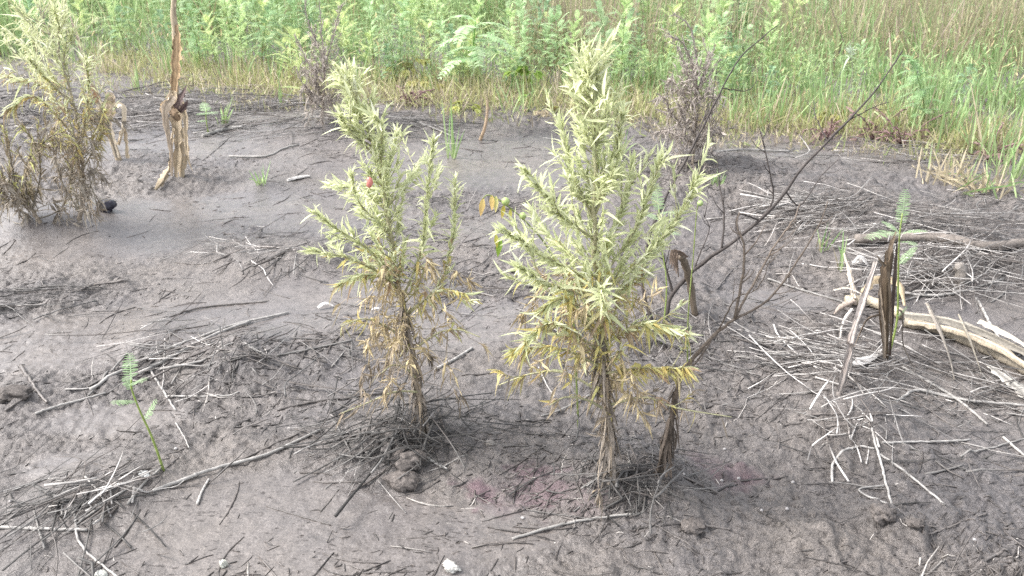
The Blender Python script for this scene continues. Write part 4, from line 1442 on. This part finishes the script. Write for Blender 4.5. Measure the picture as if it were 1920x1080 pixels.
# ------------------------------------------------------------------ sticks and straw on the mud
STICKS = [
    ([(287, 922), (400, 888), (505, 852), (606, 808)], 5.5, .50, "longest pale stick lying slantwise across the left foreground mud"),
    ([(-20, 992), (70, 994), (165, 996)], 5.5, .52, "thick pale stick entering from the left edge near the bottom corner"),
    ([(138, 955), (150, 1022), (190, 1060), (222, 1084)], 4, .55, "pale kinked stick at the bottom left running down out of the picture"),
    ([(172, 742), (262, 684), (350, 640), (440, 612), (542, 588)], 4.2, .52, "long pale straw bending through the left straw heap"),
    ([(66, 776), (126, 760), (200, 742)], 4, .5, "pale-tipped stick left of the spindly seedling"),
    ([(262, 705), (330, 668), (405, 628), (470, 606)], 5, .5, "second long straw beside the bending one in the left heap"),
    ([(960, 1012), (1060, 984), (1130, 972), (1206, 960)], 4.5, .42, "pale curved stick lying below the tallest weed's foot"),
    ([(1560, 908), (1563, 870), (1602, 842), (1640, 842)], 4, .6, "bleached elbow-shaped straw at the front of the splayed straw clump"),
    ([(1632, 815), (1652, 880), (1672, 948)], 4, .6, "bleached straight straw pointing down from the splayed straw clump"),
    ([(1645, 850), (1700, 888), (1772, 948)], 4, .5, "long grey straw slanting down right from the splayed straw clump"),
    ([(1670, 946), (1626, 934), (1612, 918), (1658, 910)], 3.4, .5, "curled straw loop on the mud below the splayed clump"),
    ([(1650, 838), (1730, 828), (1818, 826)], 3.6, .55, "pale straw lying flat to the right of the splayed clump"),
    ([(992, 541), (1022, 546), (1050, 563), (1068, 588)], 6.5, .36, "thick grey bowed stick on the mud left of the tallest weed"),
    ([(815, 696), (850, 676), (886, 654)], 4.5, .48, "short thick pale stick behind the shorter weed's foot"),
    ([(785, 852), (810, 868), (838, 882)], 4.5, .72, "white stick end beside the two mud clods"),
    ([(370, 948), (378, 925), (392, 900)], 4, .6, "short pale upright stick end below the longest pale stick"),
    ([(0, 578), (90, 562), (170, 546), (240, 528)], 3.6, .2, "long muddy stalk at the left edge in the middle of the picture"),
    ([(560, 470), (470, 464), (400, 492)], 3, .22, "thin dark stalk across the mud beyond the left straw tangle"),
    ([(930, 555), (880, 548), (820, 560)], 3, .14, "thin dark stalk lying behind the shorter weed"),
    ([(40, 690), (66, 725), (90, 760)], 4.5, .17, "muddy dark stalk pair piece near the left edge above the pale-tipped stick"),
    ([(10, 770), (35, 755), (60, 742)], 4, .15, "muddy stalk at the left edge below the dark grass clod"),
    ([(300, 600), (380, 578), (500, 566)], 2.6, .14, "thin dark stalk on the smooth mud above the left straw heap"),
    ([(420, 880), (470, 855), (560, 815)], 3, .14, "muddy stalk lying just above the longest pale stick"),
    ([(500, 950), (620, 985)], 2.2, .10, "thin dark twig on the smooth foreground mud"),
    ([(520, 670), (590, 655), (660, 640)], 2.8, .3, "straw to the left of the shorter weed's dead branches"),
    ([(1250, 880), (1300, 905), (1345, 925)], 4, .16, "dark muddy stick right of the dead stalk's foot"),
    ([(1300, 985), (1340, 992), (1370, 996)], 4, .17, "short dark muddy stick below the dead stalk's foot"),
    ([(1120, 740), (1050, 770), (1015, 780)], 3, .4, "pale straw left of the tallest weed's lower stem"),
    ([(1740, 1000), (1790, 985), (1850, 965)], 3.2, .17, "muddy stick in the bottom right quarter running towards the edge"),
    ([(1820, 1075), (1850, 1050), (1890, 1030)], 5, .17, "thick muddy stick at the bottom right corner"),
    ([(1690, 690), (1745, 720), (1800, 755), (1850, 800)], 4, .45, "long pale stem running down right below the fallen maize stalk"),
    ([(1680, 755), (1720, 735), (1800, 752), (1925, 762)], 4.2, .48, "bent pale stem under the fallen maize stalk's torn sheaths"),
    ([(1690, 552), (1760, 556), (1830, 540), (1880, 525)], 4, .5, "long pale straw in front of the log's straw heap"),
    ([(1830, 560), (1850, 600), (1875, 640)], 4, .5, "pale straw dropping from the log's heap toward the fallen maize"),
    ([(1440, 520), (1500, 545), (1590, 570)], 3, .34, "brownish straw leading to the snapped maize end"),
    ([(1880, 822), (1925, 860)], 4, .55, "pale straw at the right edge of the lower mud"),
    ([(1800, 860), (1850, 842), (1925, 822)], 3, .4, "thin pale straw crossing at the right edge of the lower mud"),
    ([(540, 340), (560, 335), (582, 334)], 4, .7, "flat white splinter on the mud left of the shorter weed's top"),
    ([(430, 296), (500, 294), (530, 280), (560, 272)], 2.6, .45, "pale straw on the far mud left of the brown dead weed"),
    ([(640, 195), (720, 215), (790, 235), (850, 260)], 2.6, .3, "long brown stalk lying along the far mud behind the shorter weed"),
    ([(1330, 290), (1400, 284), (1480, 286)], 2.6, .45, "pale straw on the far mud right of the greyish brown dead weed"),
    ([(380, 258), (420, 246), (455, 240)], 4, .5, "flat pale stalk on the far mud right of the tall maize stalk"),
    ([(240, 660), (200, 700), (165, 745)], 3.2, .3, "grey straw crossing behind the spindly seedling"),
    ([(280, 690), (330, 770)], 3.4, .5, "pale straw leaning behind the spindly seedling"),
    ([(310, 746), (420, 742), (448, 736)], 2.8, .5, "thin pale straw with a bent end right of the spindly seedling"),
    ([(330, 795), (355, 842)], 2.2, .5, "short thin pale straw right of the spindly seedling's stem"),
    ([(240, 950), (270, 910), (302, 880)], 4.4, .4, "grey straw rising at the spindly seedling's foot"),
    ([(160, 895), (195, 940), (208, 972)], 3.6, .6, "bleached straw at the front of the bottom left straw clump"),
    ([(150, 980), (200, 946), (250, 912)], 3.4, .5, "pale straw crossing the bottom left straw clump"),
    ([(1440, 470), (1380, 500), (1340, 545)], 2.2, .14, "fine dark twig on the mud between the bare stems"),
    ([(520, 770), (600, 752), (720, 738)], 3.6, .11, "dark stick pointing at the shorter weed's foot from the left"),
    ([(1420, 640), (1500, 648), (1620, 672)], 3, .48, "long pale straw on the straw mat in front of the leaning grey stalk"),
    ([(1010, 690), (1040, 745)], 2.4, .5, "small pale straw standing left of the tallest weed's stem"),
    ([(1130, 960), (1180, 925), (1262, 878)], 4, .22, "dark root-like stick across the tallest weed's foot"),
    ([(1090, 925), (1140, 880), (1100, 920)], 3, .4, "pale straw at the left foot of the tallest weed"),
]
for pxs, r, tone, lab in STICKS:
    if tone > .27:
        c = np.array([1.0, .95, .89]) * tone * .6
        mt = M_STRAW
    else:
        c = np.array([1.0, .88, .8]) * tone * .8
        mt = M_MUDDY
    thing_bar("stick" if r > 3.9 else "straw", lab, "stick" if r > 3.9 else "straw", pxs, r * .74, c, mt, lift=.55 if tone < .27 else 1.0, nodes=1 if r > 4 else 0)


def straw_pose(cx, cy, sx, sy, ang, asd, length, height):
    """a bent straw lying in or sticking out of a heap, ground pixels for the heap centre"""
    px, py = cx + rng.normal(0, sx), cy + rng.normal(0, sy)
    c = G(px, py)
    a = R(ang + rng.normal(0, asd))
    L = rng.uniform(*length)
    d = np.array([math.cos(a), math.sin(a), 0])
    sd = np.array([-d[1], d[0], 0])
    t = np.linspace(-.5, .5, 8)
    off = rng.normal(0, .05) * (4 * t * t - 1)
    if rng.random() < .3:
        tk = rng.uniform(-.25, .3)
        off = off + np.maximum(t - tk, 0) * rng.normal(0, .75)
    pts = c + d * (t * L)[:, None] + sd * (off * L)[:, None]
    zt = terrain(pts[:, 0], pts[:, 1])
    lvl = rng.random() ** 2.4 * height - .003
    tilt = rng.normal(0, .16) * L * (lvl / max(height, 1e-3) * .8 + .2)
    z = zt.mean() * .6 + zt * .4 + lvl + tilt * np.linspace(-.5, .5, 8)
    pts[:, 2] = np.maximum(z, zt - .002)
    return pts


# cx cy sx sy angle spread (len) height n_single n_mass tone label
HEAPS = [
    (1540, 396, 58, 17, 8, 32, (.14, .5), .06, 40, 260, .46, "pale straw in the far straw heap under the leaning bare branch", "straws in the far heap"),
    (1770, 430, 80, 16, -4, 22, (.18, .6), .06, 22, 170, .44, "pale straw lying beside the weathered log", "straws beside the log"),
    (1790, 510, 80, 26, 8, 40, (.14, .5), .07, 44, 300, .48, "pale straw in the big tangle in front of the log", "straws in front of the log"),
    (1570, 672, 75, 22, -22, 30, (.10, .38), .035, 40, 190, .46, "pale straw in the mat left of the dark upright sheath", "straws in the mat"),
    (1612, 772, 34, 34, 50, 60, (.07, .28), .07, 26, 80, .52, "bleached straw in the splayed clump at the lower right", "straws in the splayed clump"),
    (1800, 720, 90, 40, -20, 40, (.1, .4), .03, 18, 90, .36, "grey straw scattered under the fallen maize stalk", "straws under the fallen maize"),
    (450, 468, 42, 22, 10, 50, (.08, .32), .04, 20, 60, .36, "grey straw in the small tangle left of the shorter weed", "straws in the left tangle"),
    (570, 490, 50, 18, 10, 50, (.08, .3), .04, 8, 60, .22, "dark straw in the tangle touching the shorter weed's left branches", "straws by the left branches"),
    (330, 650, 70, 30, 40, 40, (.07, .34), .04, 20, 70, .42, "pale straw in the heap behind the spindly seedling", "straws behind the seedling"),
    (470, 690, 50, 30, 40, 60, (.06, .2), .03, 4, 50, .18, "muddy straw in the clump left of the shorter weed's foot", "straws in the muddy clump"),
    (55, 560, 60, 20, 8, 30, (.1, .45), .03, 8, 70, .22, "muddy straw in the drift at the left edge", "straws in the left drift"),
    (205, 925, 42, 22, 60, 50, (.06, .2), .06, 20, 50, .46, "bleached straw in the bottom left clump", "straws in the bottom left clump"),
    (110, 935, 80, 26, 30, 30, (.08, .3), .03, 6, 70, .18, "muddy straw in the drift beside the bottom left clump", "straws in the bottom left drift"),
    (750, 810, 80, 38, 20, 60, (.05, .26), .08, 10, 400, .115, "dark straw piled round the shorter weed's foot", "straws at the shorter weed's foot"),
    (650, 850, 40, 28, 20, 50, (.05, .18), .04, 8, 60, .34, "pale straw in the scatter below left of the shorter weed", "straws below the shorter weed"),
    (1190, 895, 62, 32, 20, 60, (.04, .2), .06, 8, 230, .15, "grey straw piled round the tallest weed's foot", "straws at the tallest weed's foot"),
    (1260, 640, 70, 30, 0, 60, (.08, .26), .03, 6, 120, .28, "grey straw behind the tallest weed near the brown stump", "straws near the brown stump"),
    (1010, 590, 60, 36, 0, 60, (.06, .24), .03, 0, 120, .26, None, None),
    (660, 640, 60, 24, 10, 50, (.06, .25), .03, 0, 80, .24, None, None),
    (90, 1010, 80, 40, 20, 50, (.06, .25), .03, 0, 70, .2, None, None),
    (1850, 700, 70, 60, -15, 40, (.1, .35), .03, 0, 90, .3, None, None),
    (1780, 830, 110, 50, -20, 40, (.06, .3), .012, 0, 90, .15, None, None),
    (320, 205, 130, 26, 5, 30, (.15, .6), .06, 0, 560, .33, None, None),
    (60, 190, 60, 40, 5, 40, (.15, .6), .06, 0, 320, .27, None, None),
    (520, 215, 60, 18, 5, 30, (.15, .5), .05, 0, 200, .28, None, None),
    (740, 235, 80, 16, -15, 30, (.15, .5), .04, 0, 220, .24, None, None),
    (1220, 300, 60, 20, 0, 40, (.15, .5), .05, 0, 140, .34, None, None),
    (1660, 290, 130, 12, -5, 40, (.1, .4), .05, 0, 170, .38, None, None),
    (1870, 380, 70, 22, -10, 40, (.1, .35), .03, 0, 90, .36, None, None),
    (860, 430, 60, 60, 0, 50, (.06, .25), .02, 0, 90, .2, None, None),
    (1460, 420, 60, 70, 0, 50, (.06, .25), .02, 0, 90, .26, None, None),
    (1340, 700, 60, 60, 0, 60, (.05, .2), .02, 0, 80, .25, None, None),
]
mass = MB()
for cx, cy, sx, sy, ang, asd, ln, hg, ns, nm, tone, lab, grp in HEAPS:
    nm = int(nm * (.62 if cy > 320 else .8))
    for q in range(ns + nm):
        pts = straw_pose(cx, cy, sx, sy, ang, asd, ln, hg)
        far = pts[0][1]
        r = (.0007 + .0025 * rng.random() ** 1.8) * (1.0 if far < 4 else 1.25)
        tn = tone * (rng.uniform(.22, .7) if rng.random() < .74 else rng.uniform(.8, 1.2))
        c = np.array([1.0, .945, .89]) * tn
        cut = rng.uniform(-.4, 1.3)
        gm_ = np.clip((np.linspace(0, 1, 8) - cut) * 4, 0, 1)[:, None]
        c = c * (1 - gm_) + np.minimum(MUDC * .95, c) * gm_
        if q < ns:
            r = max(r, .0017)
            m = MB()
            tube(m, pts, np.linspace(r, r * .7, 8), c * 1.2 * rng.uniform(.75, 1.15, (8, 1)), 6, .1, rng.uniform(.35, 1))
            o = m.build("straw", M_STRAW if tn > .2 else M_MUDDY, org=pts[0])
            link_props(o, lab, "straw", grp)
        else:
            tube(mass, pts, np.linspace(r, r * .6, 8) * (1.5 if rng.random() < .12 else 1), c, 4, .12, rng.uniform(.3, 1))
mo = mass.build("straw_litter", M_STRAW)
link_props(mo, "fine straw litter strewn in heaps over the mud", "straw", kind="stuff")

# mud-coated chips, twiglets and rootlets half sunk all over the mud
deb = MB()
n = 0
while n < 10000:
    yv = 1.15 + 5.2 * rng.random() ** 1.7
    xv = rng.uniform(-.75, .75) * (yv + .2)
    if in_growth(xv, yv) or rng.random() < pan_mask(np.array([xv]), np.array([yv]))[0] * .6 or rng.random() > .1 + 1.3 * np.clip(.3 + 2.2 * vnoise(xv * 2.2, yv * 2.2, 41), 0, 1):
        continue
    L = rng.uniform(.004, .026) if rng.random() < .8 else rng.uniform(.03, .15)
    a = rng.normal(.25, .9)
    d = np.array([math.cos(a), math.sin(a)])
    k = 5
    s = np.linspace(-.5, .5, k)
    xy = np.array([xv, yv]) + s[:, None] * L * d + np.stack([-d[1] * (s ** 2), d[0] * (s ** 2)], -1) * L * rng.normal(0, .22)
    r = rng.uniform(.0007, .0020) + L * .004
    z = terrain(xy[:, 0], xy[:, 1]) + r * rng.uniform(-.2, .8)
    tl = rng.random()
    if tl < .14:
        z = z + np.linspace(0, L * rng.uniform(.1, .6), k)
    c = MUDC * rng.uniform(.3, 1.2) if rng.random() < .93 else STRAWC * rng.uniform(.3, .8)
    tube(deb, np.column_stack([xy, z]), [r * .6, r, r, r * .9, r * .5], c, 4, .15)
    n += 1
do = deb.build("mud_debris", M_MUDDY)
link_props(do, "muddy twiglets, chips and rootlets half sunk in the mud", "debris", kind="stuff")


# ------------------------------------------------------------------ stones, clods and scraps
def lump(name, label, cat, px, py, r, col, mat, sq=(1, 1, .7), rough=.25, sink=.35, group=None):
    b = G(px, py)
    nu, nv = 44, 28
    u = np.linspace(0, 2 * np.pi, nu, endpoint=False)
    v = np.linspace(0.02, np.pi - .02, nv)
    U, V = np.meshgrid(u, v)
    x, y, z = np.sin(V) * np.cos(U), np.sin(V) * np.sin(U), np.cos(V)
    sd_ = rng.integers(0, 99)
    k = 1 + rough * (vnoise(x * 1.7 + z, y * 1.7, sd_) * 1.6 + vnoise(x * 4 + z * 2, y * 4 - z, sd_ + 1) + .6 * vnoise(x * 9 + z * 5, y * 9 - z * 4, sd_ + 3) + .35 * vnoise(x * 20 + z * 9, y * 20 - z * 7, sd_ + 4)) * np.sin(V) ** .5
    pts = np.stack([x * sq[0], y * sq[1], z * sq[2]], -1) * (k * r)[..., None]
    pts[..., 2] += r * sq[2] * (1 - 2 * sink)
    m = MB()
    i = np.arange(nv - 1)[:, None] * nu
    j = np.arange(nu)[None, :]
    j2 = (j + 1) % nu
    cc = np.asarray(col) * (1 + .25 * vnoise(x * 5, y * 5 + z * 3, sd_ + 2))[..., None]
    m.add(pts.reshape(-1, 3) + b, np.stack([i + j, i + nu + j, i + nu + j2, i + j2], -1), cc.reshape(-1, 3))
    o = m.build(name, mat, org=b)
    link_props(o, label, cat, group)


lump("stone", "white stone at the bottom edge of the mud", "stone", 846, 1066, .0135, (.5, .48, .44), M_STONE, (1, .85, .75), .65, .25)
lump("stone", "small white stone left of the spindly seedling's foot", "stone", 268, 888, .011, (.52, .52, .5), M_STONE, (1, .8, .6), .4)
lump("stone", "tiny white pebble touching the stone by the spindly seedling", "stone", 277, 897, .006, (.52, .52, .5), M_STONE, (1, .8, .7), .3)
lump("stone", "small white stone behind the shorter weed's stem", "stone", 706, 582, .014, (.46, .44, .42), M_STONE, (1, .8, .6), .3)
lump("stone", "white pebble near the bottom left edge of the mud", "stone", 420, 1062, .008, (.46, .46, .4), M_STONE, (.8, .8, 1.1), .4, .15)
lump("stone", "pale half-sunk stone right of the shorter weed's foot", "stone", 918, 833, .011, (.22, .2, .18), M_STONE)
lump("stone", "pale pebble at the very bottom left", "stone", 190, 1078, .010, (.44, .44, .4), M_STONE, (1.2, .8, .6), .3)
lump("mud_clod", "upper of the two rounded mud clods in front of the shorter weed", "clod", 768, 868, .034, MUDC * 1.25, M_CLOD, (1.1, .9, .6), .35, .4)
lump("mud_clod", "lower of the two rounded mud clods in front of the shorter weed", "clod", 752, 906, .032, MUDC * 1.3, M_CLOD, (1.15, .8, .55), .35, .4)
lump("mud_clod", "rough dark clod alone in the lower right mud", "clod", 1652, 976, .024, MUDC * 1.3, M_CLOD, (1.1, 1, .7), .45, .3)
lump("mud_clod", "small crumbly clod right of the lone rough clod", "clod", 1712, 1004, .014, MUDC * 1.1, M_CLOD, (1.3, .8, .6), .4, .35)
lump("mud_clod", "lumpy clod below the dead stalk's foot", "clod", 1296, 985, .026, MUDC * 1.15, M_CLOD, (1.2, 1, .5), .45, .55)
lump("mud_clod", "rough dark clod at the left edge above a muddy stalk", "clod", 22, 738, .034, MUDC * .9, M_CLOD, (1.2, 1, .45), .5, .4)
lump("black_clod", "black rounded clod beside the dead grey weed at left", "clod", 199, 394, .036, (.02, .018, .03), M_MUDDY, (1, .9, .75), .3, .2)
for px, py in ((1282, 890), (1353, 902), (1385, 896), (1428, 958), (1475, 957), (1486, 905), (20, 941), (330, 842), (980, 972), (1827, 1013), (1358, 843)):
    lump("snail_shell", "tiny white shell speck scattered on the lower mud", "shell", px, py, .0038, (.36, .34, .33), M_STONE, (1, .9, .8), .2, .2, "tiny white shells on the mud")
for pts, wid, lab in (([(1596, 690, .01), (1616, 688, .025), (1636, 678, .02), (1650, 668, .02)], [4, 26, 16, 3], "torn whitish leaf scrap at the foot of the dark upright sheath"),
                      ([(1596, 503, .01), (1612, 497, .04), (1628, 506, .01)], [5, 16, 5], "pale crumpled leaf scrap behind the leaning grey stalk"),
                      ([(538, 341, .006), (560, 336, .012), (582, 333, .006)], [5, 9, 4], "thin white husk flake left of the shorter weed's top"),
                      ([(596, 582, .01), (610, 578, .02), (626, 578, .01)], [6, 10, 4], "dark-backed curled husk on the mud left of the shorter weed")):
    m = MB()
    pp = [G(a, b_, c) for a, b_, c in pts]
    ribbon(m, pp, [px2m(x, pp[0][1]) for x in wid], np.array([.44, .42, .40]), (0, -.4, 1), .5, cup=-.5)
    o = m.build("leaf_scrap", M_DEAD, org=pp[0])
    link_props(o, lab, "leaf scrap")
